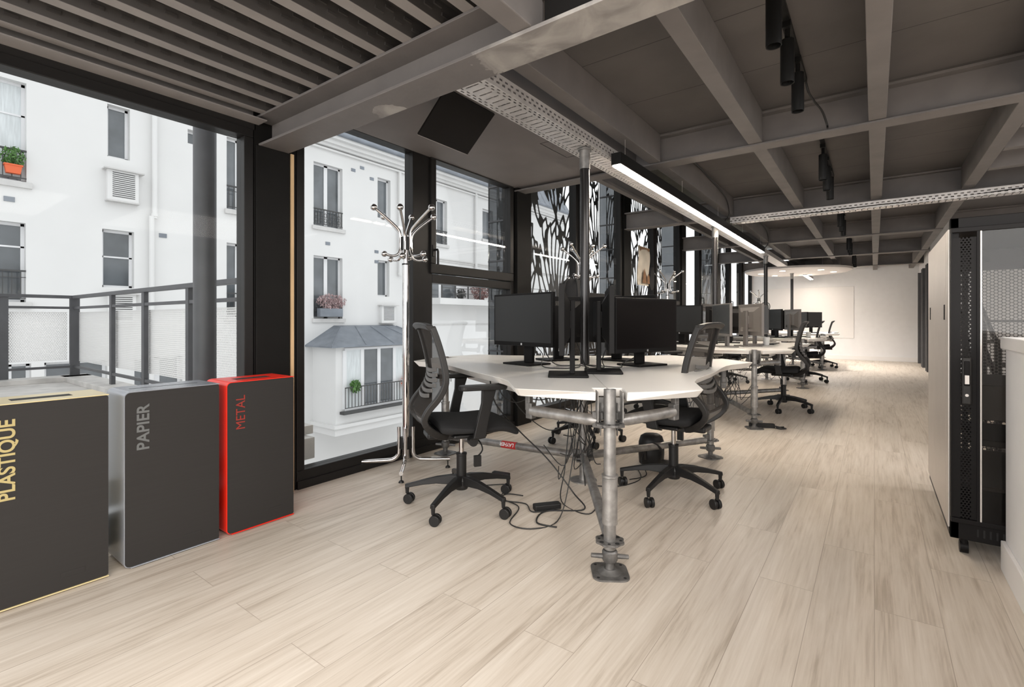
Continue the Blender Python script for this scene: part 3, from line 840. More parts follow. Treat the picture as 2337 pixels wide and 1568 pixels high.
# ------------------------------------------------------------------ leaf lattice screens and glass fins
def lattice(name, y0, y1, z0, z1, seed, label):
    rnd = np.random.RandomState(seed)
    w, h = y1 - y0, z1 - z0
    step = 0.011; SC = 1.3
    ny, nz = int(w / step) + 1, int(h / step) + 1
    gy = np.linspace(0, w, ny); gz = np.linspace(0, h, nz)
    G = np.stack(np.meshgrid(gy, gz, indexing='ij'), -1).reshape(-1, 2) / SC
    sd = []

    def add(x, z, a, ln, wd): sd.append((x, z, R(a), ln, wd))
    P = 0.78
    for bx in range(-1, 4):
        for bz in range(-1, 6):
            ox = 0.88 + (bx - 1) * 0.86; oz = bz * P * 1.25 + (0.45 if bx % 2 else 0)
            for sg in (-1, 1):
                add(ox + sg * .13, oz + .86, 90 - sg * 52, .17, .085)
                add(ox + sg * .15, oz + .72, 90 - sg * 40 if sg < 0 else 90 - sg * 128, .18, .06)
                add(ox + sg * .34, oz + .66, 90 - sg * 28, .27, .055)
                for i in range(5):
                    t = i + .5
                    add(ox + sg * .055 * t, oz + .36 - .012 * i * i, 90 - sg * (3 + 5.5 * i), .24, .026)
                for i in range(5):
                    t = i + .2
                    add(ox + sg * .065 * t + .02, oz + .04 - .01 * i * i, 90 - sg * (2 + 7 * i), .17, .028)
    for i in range(900):
        add(rnd.uniform(-.1, w + .1), rnd.uniform(-.2, h + .2), 90 + rnd.uniform(-35, 35), rnd.uniform(.09, .2), rnd.uniform(.025, .045))
    keep = []
    for q0 in sd:
        if not (-.15 < q0[0] < w + .15 and -.2 < q0[1] < h + .2): continue
        ok = True
        for q in keep:
            dx = q0[0] - q[0]; dz = q0[1] - q[1]; a = q[2]
            u = dx * math.cos(a) + dz * math.sin(a); v = -dx * math.sin(a) + dz * math.cos(a)
            if (v / (q[4] + q0[4] * .8)) ** 2 + (u / (q[3] * .62 + q0[3] * .5)) ** 2 < 1: ok = False; break
        if ok: keep.append(q0)
    d1 = np.full(len(G), 9.); d2 = np.full(len(G), 9.); w1 = np.full(len(G), .04)
    for sx, sz, a, ln, wd in keep:
        dx = G[:, 0] - sx; dz = G[:, 1] - sz
        u = dx * math.cos(a) + dz * math.sin(a); v = -dx * math.sin(a) + dz * math.cos(a) + 0.10 * (u * u) / ln
        d = np.abs(v) / wd + (u / ln) ** 2 * .75 + (v / wd) ** 2 * .25
        bt = d < d1
        d2 = np.where(bt, d1, np.minimum(d2, d)); w1 = np.where(bt, wd, w1); d1 = np.where(bt, d, d1)
    F = -np.minimum((d2 - d1) * w1 * .5 - .0125, (2.5 - d1) * w1).reshape(ny, nz)
    F[0, :] = F[-1, :] = 0.01; F[:, 0] = F[:, -1] = 0.01
    V = []; Fc = []; vid = {}

    def vert(key, p):
        if key not in vid: vid[key] = len(V); V.append((0, p[0], p[1]))
        return vid[key]

    def cross(i0, j0, i1, j1):
        if (i1, j1) < (i0, j0): i0, j0, i1, j1 = i1, j1, i0, j0
        a, c = F[i0, j0], F[i1, j1]; t = a / (a - c)
        return vert((i0, j0, i1, j1), (gy[i0] + t * (gy[i1] - gy[i0]), gz[j0] + t * (gz[j1] - gz[j0])))
    for i in range(ny - 1):
        for j in range(nz - 1):
            cs = ((i, j), (i + 1, j), (i + 1, j + 1), (i, j + 1))
            ins = [F[c] > 0 for c in cs]
            if not any(ins): continue
            poly = []
            for k in range(4):
                a, c = cs[k], cs[(k + 1) % 4]
                if ins[k]: poly.append(vert(a, (gy[a[0]], gz[a[1]])))
                if ins[k] != ins[(k + 1) % 4]: poly.append(cross(*a, *c))
            if len(poly) > 2: Fc.append(tuple(poly))
    me = bpy.data.meshes.new(name); me.from_pydata(V, [], Fc); me.update(); me.materials.append(M['lattice'])
    o = bpy.data.objects.new(name, me); COL.objects.link(o); o.location = (-3.13, y0, z0)
    so = o.modifiers.new('solid', 'SOLIDIFY'); so.thickness = 0.006
    return tag(o, label, 'lattice screen', 'leaf lattice screens')


lattice('lattice_screen', 3.98, 6.30, -0.6, 3.1, 4, 'dark cut-out leaf pattern screen behind the glass beside the lowered ceiling')
lattice('lattice_screen', 6.55, 8.85, -0.6, 3.1, 9, 'dark cut-out leaf pattern screen behind the hanging poster')
lattice('lattice_screen', 11.5, 13.9, -0.6, 3.1, 14, 'dark cut-out leaf pattern screen outside the window near the third steel post')
for k, (y, lb) in enumerate(((3.87, 'grey glass fin outside between plain window and first leaf screen'), (6.37, 'grey slatted glass fin outside at the right end of the first leaf screen'),
                             (8.90, 'grey glass fin outside past the leaf screen with the poster'), (11.40, 'grey glass fin outside beyond the open plain bay'))):
    e = empty('glass_fin', (-3.0, y, 0), label=lb, cat='glass fin', group='glass fins outside the glazed wall')
    MB().box(-0.15, 0.09, -0.01, 0.01, -0.6, 3.1).build('glass_panel', M['smoke'], e)
    b = MB()
    for z in (0.2, 0.7, 1.2, 1.6, 2.0, 2.35, 2.75): b.box(-0.15, 0.09, -0.015, 0.015, z, z + 0.015)
    b.build('rail', M['rail'], e)


# ================================================================== CEILING THINGS
# opened access panel hanging from the soffit
e = empty('ceiling_hatch', (-1.87, 2.14, 2.28), label='dark square access panel hanging open from the lowered ceiling', cat='hatch')
m_ = Matrix.Rotation(R(-42), 4, 'Y')
MB().box(-0.30, 0, -0.21, 0.21, -0.006, 0.006, m_).build('hatch_panel', M['deckdark'], e)  # shade of the face turned from the window put into its colour
MB().box(-0.304, -0.30, -0.21, 0.21, -0.007, 0.007, m_).build('edge_strip', M['rib'], e)


def cable_tray(name, length, label, loc, rz, wid=0.18):
    e = empty(name, loc, rz, label, 'cable tray')
    b = MB(); w = wid / 2
    b.box(-w, w, 0, length, 0, 0.002).box(-w, -w + 0.002, 0, length, 0.002, 0.066).box(w - 0.002, w, 0, length, 0.002, 0.066)
    b.box(-w, -w + 0.010, 0, length, 0.066, 0.069).box(w - 0.010, w, 0, length, 0.066, 0.069)
    b.build('tray_channel', M['tray'], e)
    k = MB(); rnd = random.Random(3)
    for i in range(5):
        pts = []; x = rnd.uniform(-0.06, 0.06); y = 0.4
        while y < length - 0.05:
            pts.append((x + rnd.uniform(-0.008, 0.008), y, 0.012 + rnd.uniform(0, 0.02))); y += 0.5
        k.tube(pts, 0.005, 5)
    k.build('cable_run', M['cable'], e)
    return e


ct = cable_tray('cable_tray', 9.9, 'long perforated metal cable tray running along the ceiling over the desk row', (-1.53, 1.60, 2.125), 0)
MB().box(-0.092, 0.092, -0.08, 0.03, -0.003, 0.004).build('end_plate', M['alu'], ct, bevel=0.003)
ct2 = cable_tray('cable_tray', 4.6, 'perforated metal cable tray crossing under the ceiling beams to the right', (-1.36, 6.20, 2.15), R(-90), 0.12)
for (x, y, c) in ((-1.36, 3.9, ct), (-1.36, 6.3, ct), (-1.36, 8.9, ct)):
    pass

# hung linear lamp
ll = empty('linear_pendant_lamp', (-1.385, 3.04, 2.05), label='long black linear pendant lamp with lit white diffuser beside the cable tray', cat='pendant lamp')
MB().box(-0.034, 0.034, 0, 5.32, 0.006, 0.085).build('lamp_body', M['track'], ll, bevel=0.002)
for k in range(4): MB().box(-0.030, 0.026, 0.012 + 1.33 * k, 1.322 + 1.33 * k, -0.001, 0.0058).build('diffuser', M['led'], ll)
for k in range(5): MB().cyl((0, 0.15 + 1.25 * k, 0.085), (0, 0.15 + 1.25 * k, 0.43), 0.0012, n=5).build('suspension_wire', M['alu'], ll)
l2 = empty('linear_pendant_lamp', (-1.30, 13.2, 2.05), label='short lit linear lamp hanging near the white far wall', cat='pendant lamp')
MB().box(-0.04, 0.04, 0, 1.5, 0.006, 0.07).build('lamp_body', M['disc'], l2, bevel=0.002)
MB().box(-0.036, 0.036, 0.01, 1.49, -0.001, 0.0058).build('diffuser', M['led'], l2)
# round lamp disc over the last table
dl = empty('disc_pendant_lamp', (-1.42, 12.75, 2.08), label='large round grey ceiling disc with small downlights above the last desks', cat='pendant lamp')
MB().lathe([(0.0, 0.0), (0.98, 0.0), (1.05, 0.03), (1.06, 0.07), (1.0, 0.08), (0, 0.08)], n=64).build('disc', M['disc'], dl, smooth=30)
for k in range(6):
    a = R(60 * k + 15)
    sl = bpy.data.lights.new('downlight_bulb', 'SPOT'); sl.energy = 55; sl.spot_size = R(150); sl.spot_blend = 1.0; sl.color = (1, 0.93, 0.86); sl.shadow_soft_size = 0.05
    so_ = bpy.data.objects.new('downlight_bulb', sl); COL.objects.link(so_); so_.parent = dl; so_.location = (0.72 * math.cos(a), 0.72 * math.sin(a), -0.02)
    MB().cyl((0.72 * math.cos(a), 0.72 * math.sin(a), -0.004), (0.72 * math.cos(a), 0.72 * math.sin(a), 0.001), 0.055, n=20).build('downlight', M['spot'], dl)
for k in range(3):
    a = R(120 * k); MB().cyl((0.5 * math.cos(a), 0.5 * math.sin(a), 0.07), (0.5 * math.cos(a), 0.5 * math.sin(a), 0.4), 0.002, n=5).build('suspension_wire', M['alu'], dl)

# cylinder spots on short tracks
places = {0: 'in the bay nearest the camera', 1: 'in the second ceiling bay', 2: 'in the third ceiling bay', 3: 'in the fourth ceiling bay', 4: 'in the fifth ceiling bay'}
ords = ['first', 'middle', 'last']
for g in range(5):
    y0 = 2.31 + 2.5 * g - (0.0 if g == 0 else 0.05)
    tr = tag(MB().box(-0.355, -0.325, y0 - 0.9 if g == 0 else y0 - 0.25, y0 + 1.12, 2.455, 2.478).build('lighting_track', M['track'], bevel=0.001),
             'black lighting track fixed to the ceiling ' + places[g], 'lighting track', 'lighting tracks')
    for k in range(3):
        y = y0 + 0.4 * k
        e = empty('cylinder_spotlight', (-0.34, y, 2.17), label='%s black cylinder spotlight from the camera %s' % (ords[k], places[g]), cat='spotlight', group='cylinder spotlights')
        b = MB(); b.lathe([(0.026, 0.03), (0.027, 0.0), (0.0305, -0.002), (0.031, 0.0), (0.031, 0.205), (0.028, 0.208), (0.0, 0.208)], n=24)
        b.build('lamp_tube', M['track'], e, smooth=40)
        MB().cyl((0, 0, 0.06), (0, 0, 0.064), 0.026, n=20).build('lens', M['screen'], e)
        sl = bpy.data.lights.new('spot_bulb', 'SPOT'); sl.energy = 185; sl.spot_size = R(88); sl.spot_blend = 0.9; sl.color = (1, 0.91, 0.81); sl.shadow_soft_size = 0.02
        so_ = bpy.data.objects.new('spot_bulb', sl); COL.objects.link(so_); so_.parent = e; so_.location = (0, 0, 0.045)
        MB().cyl((0, 0, 0.205), (0, 0, 0.265), 0.012, n=10).box(-0.018, 0.018, -0.035, 0.035, 0.258, 0.288).build('track_adapter', M['track'], e, smooth=40)
tag(MB().tube(curve_pts([(-0.335, 3.43, 2.47), (-0.32, 3.46, 2.40), (-0.30, 3.60, 2.385), (-0.27, 3.72, 2.36), (-0.25, 3.80, 2.30), (-0.245, 3.79, 2.268)]), 0.006, 8).build('power_cable', M['cable'], smooth=60),
    'dark cable looping from the nearest lighting track to the cross beam', 'cable')
# electrical conduits draped along the beams beside the pendant lamp
for k, (y, lb) in enumerate(((4.3, 'thin dark cable sagging from the ceiling in the second bay above the linear lamp'), (6.9, 'thin dark cable sagging from the ceiling in the third bay above the linear lamp'))):
    tag(MB().tube(curve_pts([(-1.32, y, 2.47), (-1.33, y + 0.7, 2.45), (-1.34, y + 1.5, 2.40), (-1.35, y + 1.75, 2.25), (-1.40, y + 1.7, 2.14)]), 0.006, 8).build('power_cable', M['cable'], smooth=60), lb, 'cable')

# ================================================================== DESK CLUSTERS
CX = -1.49
TY = [2.78, 6.05, 9.40, 12.75]
ULEG = [-56.5, 63.5, 183.5]
ZT = 0.735


def desk_poly():
    pts = []
    def pol(a, r): return (r * math.cos(R(a)), r * math.sin(R(a)))
    half = [(0, 0.79), (10, 0.798), (20, 0.83), (27, 0.875), (33, 0.95), (37, 1.05), (39.6, 1.13), (40.6, 1.165)]
    # leg notch on +60 side
    c, s = math.cos(R(60)), math.sin(R(60))
    def leg(u, v): return (u * c + v * s, u * s - v * c)      # v>0 towards the sector
    side = [pol(a, r) for a, r in half] + [leg(1.112, 0.375), leg(1.195, 0.062), leg(1.07, 0.062), leg(1.07, 0.0015), leg(0.03, 0.0015)]
    other = [(x, -y) for x, y in side][1:]
    return side + other[::-1]


DP = desk_poly()
DPI = []
for (x, y) in DP:
    cx0, cy0 = 0.55, 0.0
    r = math.hypot(x, y)
    k = 0.965 if r > 0.75 and abs(math.degrees(math.atan2(y, x))) < 55 else 0.99
    DPI.append((x * k, y * k))


def make_leg_parts(root, ang):
    """one scaffold leg with its foot, discs and short upper ledgers"""
    a = R(ang); px, py = 1.145 * math.cos(a), 1.145 * math.sin(a)
    def T(b): return Matrix.Translation((px, py, 0)) @ Matrix.Rotation(a, 4, 'Z')
    b = MB()
    b.cyl((px, py, 0.10), (px, py, 0.60), 0.0243, n=28)
    b.cyl((px, py, 0.60), (px, py, 0.74), 0.0243, n=28, caps=False).cyl((px, py, 0.60), (px, py, 0.74), 0.020, n=28, caps=False)
    b.cyl((px, py, 0.20), (px, py, 0.385), 0.0305, n=28)
    b.lathe([(0.0243, 0), (0.033, 0.002), (0.033, 0.012), (0.0243, 0.014)], (px, py, 0.385), n=24)
    leg = b.build('leg', M['galv'], root, smooth=35)
    # foot plate
    p = rot_rect(0, 0, 0.145, 0.145, 0.035)
    b = MB(); b.prism(p, 0.0, 0.007, T(0), inset=p)
    b.lathe([(0.05, 0.006), (0.032, 0.014), (0.024, 0.02), (0.0, 0.02)], (px, py, 0), n=20)
    b.build('base_plate', M['galvdark'], leg, smooth=35)
    b = MB()
    for sx in (-1, 1):
        for sy in (-1, 1):
            q = T(0) @ Vector((sx * 0.052, sy * 0.052, 0)); b.cyl((q.x, q.y, 0.0065), (q.x, q.y, 0.0078), 0.006, n=10)
    b.build('bolt_hole', M['slot'], leg)
    # spindle, wing nut
    b = MB(); b.cyl((px, py, 0.015), (px, py, 0.12), 0.017, n=20)
    b.lathe([(0.0, 0.048), (0.026, 0.048), (0.031, 0.056), (0.031, 0.088), (0.026, 0.094), (0.0, 0.094)], (px, py, 0), n=20)
    wv = Vector((math.cos(R(36)), math.sin(R(36)), 0))
    for sg, dz in ((1, -0.004), (-1, 0.004)):
        b.cyl(Vector((px, py, 0.068)) + wv * sg * 0.022, Vector((px, py, 0.068 + dz)) + wv * sg * 0.075, 0.010, 0.0085, 10)
    b.build('wing_nut', M['galvdark'], leg, smooth=35)
    # rosettes with eight openings
    for z, nm in ((0.130, 'rosette'), (0.600, 'rosette')):
        b = MB(); n = 8
        outer = []; 
        for i in range(32):
            an = 2 * math.pi * i / 32; r = 0.059 if (i % 4) in (0, 1) else 0.054
            outer.append((px + r * math.cos(an), py + r * math.sin(an)))
        b.prism(outer, z - 0.004, z + 0.004)
        ro = b.build(nm, M['galvdark'], leg, smooth=30)
        b = MB()
        for i in range(8):
            an = 2 * math.pi * (i + 0.5) / 8
            for zz in (z + 0.0041, z - 0.0051):
                b.cyl((px + 0.043 * math.cos(an), py + 0.043 * math.sin(an), zz), (px + 0.043 * math.cos(an), py + 0.043 * math.sin(an), zz + 0.001), 0.009 if i % 2 else 0.006, n=10)
        b.build('rosette_hole', M['slot'], ro)
    # short ledgers with wedge heads
    for da in (-52, 52):
        d = Vector((math.cos(a + math.pi + R(da)), math.sin(a + math.pi + R(da)), 0)); sd = Vector((-d.y, d.x, 0))
        o = Vector((px, py, 0.606)); b = MB()
        b.tube([o + d * 0.055, o + d * 0.075, o + d * 0.10, o + d * 0.40], 0.0242, 20, radii=[0.012, 0.020, 0.0242, 0.0242])
        lg = b.build('ledger', M['galv'], root, smooth=40)
        b = MB()
        mt = Matrix(((d.x, sd.x, 0, o.x), (d.y, sd.y, 0, o.y), (0, 0, 1, o.z), (0, 0, 0, 1)))
        b.box(0.026, 0.075, -0.014, 0.014, -0.028, -0.008, mt).box(0.026, 0.075, -0.014, 0.014, 0.008, 0.038, mt)
        b.box(0.040, 0.046, -0.003, 0.003, -0.06, 0.075, mt)
        b.build('wedge_head', M['galvdark'], lg, bevel=0.003)
        MB().box(0.39, 0.425, -0.018, 0.018, -0.036, 0.036, mt).box(0.405, 0.432, -0.014, 0.014, 0.0, 0.088, mt).build('wedge_head', M['galvdark'], lg, bevel=0.004)
    # bracket holding the two desk corners
    b = MB(); mt = Matrix.Translation((px, py, 0)) @ Matrix.Rotation(a, 4, 'Z')
    b.box(-0.05, 0.025, -0.052, -0.047, 0.61, 0.73, mt).box(-0.05, 0.025, 0.047, 0.052, 0.61, 0.73, mt).box(-0.055, -0.04, -0.05, 0.05, 0.64, 0.70, mt)
    b.build('corner_bracket', M['galv'], leg, bevel=0.002)
    # radial ledger at the bottom
    d = Vector((math.cos(a), math.sin(a), 0)); zb = 0.155
    b = MB(); b.cyl(Vector((0, 0, zb)) + d * 0.06, Vector((0, 0, zb - 0.02)) + d * 1.085, 0.0242, n=20)
    lg = b.build('ledger', M['galv'], root, smooth=40)
    b = MB(); mt = Matrix.Rotation(a, 4, 'Z') @ Matrix.Translation((0, 0, zb))
    b.box(0.022, 0.07, -0.015, 0.015, -0.035, -0.008, mt).box(0.022, 0.07, -0.015, 0.015, 0.008, 0.035, mt).box(0.04, 0.047, -0.003, 0.003, -0.05, 0.085, mt)
    MB().box(1.08, 1.12, -0.015, 0.015, -0.045, 0.02, mt).build('wedge_head', M['galvdark'], lg, bevel=0.003)
    b.build('wedge_head', M['galvdark'], lg, bevel=0.003)
    return leg, lg


def make_table():
    root = empty('desk_cluster', (CX, TY[0], 0), 0, 'nearest white three seat desk on galvanised scaffold tube legs', 'desk', 'three seat scaffold desks')
    for k in range(3):
        a = 3.5 + 120 * k
        mt = Matrix.Rotation(R(a), 4, 'Z')
        o = MB().prism(DP, ZT - 0.036, ZT, mt, inset=DPI).build('desktop', M['desk'], root, bevel=0.0025)
        b = MB(); b.box(0.35, 0.62, -0.42, 0.42, 0.635, 0.642, mt).box(0.35, 0.357, -0.42, 0.42, 0.642, 0.70, mt).box(0.613, 0.62, -0.42, 0.42, 0.642, 0.69, mt)
        b.build('cable_basket', M['desk'], root, bevel=0.002)
    ltag = None
    for a in ULEG:
        leg, lg = make_leg_parts(root, a)
        if a == 183.5: ltag = lg
    b = MB(); b.cyl((0, 0, 0.0), (0, 0, 0.70), 0.0243, n=24).cyl((0, 0, 0.30), (0, 0, 0.42), 0.029, n=24).cyl((0, 0, 0.0), (0, 0, 0.006), 0.085, n=24)
    c = b.build('centre_post', M['galv'], root, smooth=35)
    MB().lathe([(0.02, -0.004), (0.058, -0.004), (0.058, 0.004), (0.02, 0.004)], (0, 0, 0.15), n=24).lathe([(0.02, -0.004), (0.045, -0.004), (0.045, 0.004), (0.02, 0.004)], (0, 0, 0.125), n=24).build('rosette', M['galvdark'], c, smooth=30)
    return root, ltag


t1, ltag = make_table()
tables = [t1]
tl = [None, 'second white three seat desk from the camera, monitors with silver backs on it', 'third white three seat desk, between the second desk and the last one', 'last white three seat desk, under the round ceiling disc']
for k in (1, 2, 3):
    t = copy_tree(t1); t.location = (CX, TY[k], 0); t['label'] = tl[k]; t.rotation_euler = (0, 0, R(-3.0 if k == 1 else 0)); tables.append(t)
# red tag with white letters on the nearest desk's left tube
a = R(183.5)
mt = Matrix.Rotation(a, 4, 'Z')
p0 = mt @ Vector((0.50, 0, 0.147)); p1 = mt @ Vector((0.62, 0, 0.1445))
MB().cyl(p0, p1, 0.0252, n=24).build('tube_tag', M['redtag'], t1, smooth=40)
text('tag_lettering', 'LAYHER', M['whitetag'], t1, 0.036, (-0.605, -0.062, 0.160), (R(118), R(180), R(3.5)), 0.9, 0.0004, 0.0008).location = (-0.505, -0.0558, 0.1655)

# posts from the desks up to the tray
post_lb = ['tall dark steel post rising through the nearest desk to the cable tray', 'dark steel post rising from the second desk', 'dark steel post rising from the third desk', 'thin dark steel post rising from the last desk under the disc']
for k in range(4):
    x, y = CX - (0.01 if k == 0 else 0.02), TY[k] + (0.04 if k == 0 else 0.02)
    e = empty('service_post', (x, y, ZT + 0.001), label=post_lb[k], cat='post', group='steel posts rising from the desks')
    H = (2.118 if k < 3 else 2.077) - ZT
    MB().cyl((0, 0, 0), (0, 0, H - 0.13), 0.030, n=28).build('pole', M['postpaint'], e, smooth=40)
    MB().cyl((0, 0, H - 0.13), (0, 0, H), 0.034, n=28).lathe([(0.034, 0), (0.044, 0.002), (0.044, 0.010), (0.034, 0.012)], (0, 0, H - 0.012), n=28).build('top_sleeve', M['galv'], e, smooth=40)


# ------------------------------------------------------------------ office chair
def make_chair():
    root = empty('office_chair', (0, 0, 0), 0, 'x', 'chair', 'mesh back office chairs at the desks')
    # star base
    b = MB(); b.lathe([(0.0, 0.085), (0.034, 0.085), (0.040, 0.10), (0.040, 0.135), (0.030, 0.16), (0.0, 0.16)], n=20)
    for k in range(5):
        a = R(72 * k + 12); d = Vector((math.cos(a), math.sin(a), 0)); s = Vector((-d.y, d.x, 0)); up = Vector((0, 0, 1))
        path, secs = [], []
        for t, z, h, w in ((0.0, 0.135, 0.055, 0.046), (0.06, 0.138, 0.050, 0.042), (0.14, 0.133, 0.036, 0.036), (0.22, 0.118, 0.026, 0.032), (0.285, 0.102, 0.022, 0.030), (0.315, 0.094, 0.022, 0.028)):
            path.append(d * t + up * z)
            secs.append([s * w / 2 - up * h / 2 * 1.0, s * w / 2 * 0.8 + up * h / 2, -s * w / 2 * 0.8 + up * h / 2, -s * w / 2 - up * h / 2])
        b.strip(path, secs)
        b.cyl(d * 0.305 + up * 0.106, d * 0.305 + up * 0.052, 0.013, 0.009, 10)
    base = b.build('base', M['plastic'], root, bevel=0.004)
    for k in range(5):
        a = R(72 * k + 12); d = Vector((math.cos(a), math.sin(a), 0)); sw = a + R((35, -40, 80, 10, -75)[k])
        ax = Vector((math.cos(sw), math.sin(sw), 0)); c = d * 0.305 + Vector((-ax.y, ax.x, 0)) * 0.012 + Vector((0, 0, 0.0275))
        b = MB()
        for sg in (-1, 1):
            b.cyl(c + ax * sg * 0.006, c + ax * sg * 0.022, 0.0275, n=20)
        b.cyl(c - ax * 0.008, c + ax * 0.008, 0.018, n=12)
        b.build('caster', M['plastic'], base, smooth=35, bevel=0.003)
    col = MB().cyl((0, 0, 0.15), (0, 0, 0.285), 0.0275, n=24).lathe([(0.0275, 0), (0.030, 0.003), (0.030, 0.012), (0.02, 0.014)], (0, 0, 0.273), n=24).build('gas_lift_cover', M['plastic'], root, smooth=35)
    MB().cyl((0, 0, 0.28), (0, 0, 0.40), 0.0135, n=18).build('gas_lift', M['chrome'], root, smooth=35)
    # mechanism
    b = MB(); b.box(-0.20, 0.12, -0.07, 0.07, 0.385, 0.418).box(-0.09, 0.09, -0.19, 0.19, 0.405, 0.425)
    mech = b.build('tilt_mechanism', M['plastic'], root, bevel=0.012)
    b = MB(); b.tube(curve_pts([(0.03, -0.07, 0.40), (0.05, -0.17, 0.385), (0.06, -0.20, 0.345), (0.03, -0.21, 0.315)], 4), 0.004, 6); b.box(0.012, 0.048, -0.22, -0.20, 0.265, 0.32)
    b.build('lever', M['plastic'], root, smooth=40)
    # seat cushion
    b = MB(); nx, ny = 9, 8
    L0, L1 = -0.165, 0.280
    def top(u, v):
        x = L0 + (L1 - L0) * u; w = 0.245 * (1 - 0.10 * abs(2 * u - 1) ** 3) * (0.93 + 0.07 * math.sin(math.pi * u))
        y = w * (2 * v - 1)
        z = 0.492 - 0.022 * (2 * v - 1) ** 4 + 0.008 * math.cos(2 * math.pi * u) - 0.060 * max(0, (u - 0.70) / 0.30) ** 2
        return x, y, z
    vs = []; 
    for i in range(nx + 1):
        for j in range(ny + 1): vs.append(top(i / nx, j / ny))
    nb = len(vs)
    for i in range(nx + 1):
        for j in range(ny + 1):
            x, y, z = top(i / nx, j / ny); vs.append((x * 0.95, y * 0.93, min(z - 0.03, 0.432 - 0.015 * (i / nx > 0.8))))
    fs = []
    q = lambda i, j: i * (ny + 1) + j
    for i in range(nx):
        for j in range(ny):
            fs.append((q(i, j), q(i + 1, j), q(i + 1, j + 1), q(i, j + 1))); fs.append((nb + q(i, j), nb + q(i, j + 1), nb + q(i + 1, j + 1), nb + q(i + 1, j)))
    for i in range(nx):
        fs.append((q(i, 0), nb + q(i, 0), nb + q(i + 1, 0), q(i + 1, 0))); fs.append((q(i, ny), q(i + 1, ny), nb + q(i + 1, ny), nb + q(i, ny)))
    for j in range(ny):
        fs.append((q(0, j), q(0, j + 1), nb + q(0, j + 1), nb + q(0, j))); fs.append((q(nx, j), nb + q(nx, j), nb + q(nx, j + 1), q(nx, j + 1)))
    b.add(vs, fs)
    b.build('seat', M['fabric'], root, smooth=80, subd=2)
    b = MB(); b.prism(rot_rect(0.04, 0, 0.40, 0.38, 0.08), 0.418, 0.442, inset=rot_rect(0.03, 0, 0.34, 0.30, 0.07))
    b.build('seat_pan', M['plastic'], root, smooth=40)
    # back profile (x, z, halfwidth)
    prof = [(-0.13, 0.405, 0.10), (-0.19, 0.425, 0.155), (-0.252, 0.472, 0.195), (-0.274, 0.520, 0.207), (-0.252, 0.570, 0.214), (-0.208, 0.622, 0.220), (-0.178, 0.675, 0.224), (-0.168, 0.72, 0.224),
            (-0.174, 0.78, 0.218), (-0.192, 0.86, 0.208), (-0.214, 0.935, 0.198), (-0.232, 0.985, 0.190)]
    prof = [(x + 0.03, z, w) for x, z, w in prof]
    cp = curve_pts([(p[0], p[2], p[1]) for p in prof], 3)
    b = MB()
    for sg in (-1, 1):
        path = [Vector((p.x, sg * p.y, p.z)) for p in cp]; secs = []
        for i, p in enumerate(path):
            t = (path[min(i + 1, len(path) - 1)] - path[max(i - 1, 0)]).normalized()
            yv = Vector((0, 1, 0)); nn = t.cross(yv).normalized()
            w, th = 0.034, 0.030
            if i < 6: th = 0.036
            secs.append([yv * w / 2 + nn * th / 2, yv * w / 2 - nn * th / 2, -yv * w / 2 - nn * th / 2, -yv * w / 2 + nn * th / 2])
        b.strip(path, secs)
    # top bar, curling back
    path, secs = [], []
    for i in range(9):
        v = -1 + i / 4
        path.append(Vector((-0.208 - 0.012 * (1 - v * v) - 0.004, 0.206 * v, 0.993 - 0.012 * abs(v) ** 3)))
        secs.append([(0.020, 0, -0.018), (0.012, 0, 0.012), (-0.022, 0, 0.014), (-0.026, 0, 0.004), (-0.004, 0, -0.020)])
    b.strip(path, secs)
    # lower yoke between the kinks
    b.strip([Vector((-0.10, y, 0.405)) for y in (-0.11, 0.11)], [[(-0.03, 0, -0.015), (0.05, 0, -0.018), (0.05, 0, 0.015), (-0.03, 0, 0.02)]] * 2)
    b.build('backrest_frame', M['greyplastic'], root, bevel=0.005)
    # lower shell plate
    b = MB(); rows = [(-0.115, 0.415, 0.10), (-0.168, 0.437, 0.145), (-0.220, 0.480, 0.18), (-0.236, 0.525, 0.192)]
    vs, fs = [], []
    for (x, z, w) in rows:
        for j in range(7):
            v = -1 + j / 3; vs.append((x - 0.012 * (1 - v * v), w * v, z))
    for i in range(3):
        for j in range(6): fs.append((i * 7 + j, i * 7 + j + 1, (i + 1) * 7 + j + 1, (i + 1) * 7 + j))
    b.add(vs, fs); o = b.build('lower_shell', M['lumbar'], root, smooth=80)
    so = o.modifiers.new('s', 'SOLIDIFY'); so.thickness = 0.006
    # mesh panel
    b = MB(); vs, fs = [], []
    mp = [p for p in cp if p.z > 0.515]
    for p in mp:
        for j in range(9):
            v = -1 + j / 4; vs.append((p.x - 0.022 * (1 - v * v) + 0.006, p.y * v, p.z))
    for i in range(len(mp) - 1):
        for j in range(8): fs.append((i * 9 + j, i * 9 + j + 1, (i + 1) * 9 + j + 1, (i + 1) * 9 + j))
    b.add(vs, fs); b.build('backrest_mesh', M['mesh'], root, smooth=80)
    # lumbar pad: five curved slats
    b = MB()
    for k in range(6):
        z = 0.618 + 0.0265 * k
        prx = np.interp(z, [p[1] for p in prof], [p[0] for p in prof])
        path, secs = [], []
        for j in range(9):
            v = -1 + j / 4; wv = 0.155 - 0.012 * abs(k - 2.2)
            path.append(Vector((prx - 0.040 + 0.014 * v * v, wv * v, z + 0.012 * v * v)))
            secs.append([(0.004, 0, -0.0105), (0.004, 0, 0.0105), (-0.004, 0, 0.0105), (-0.004, 0, -0.0105)])
        b.strip(path, secs)
    b.build('lumbar_support', M['lumbar'], root, bevel=0.002)
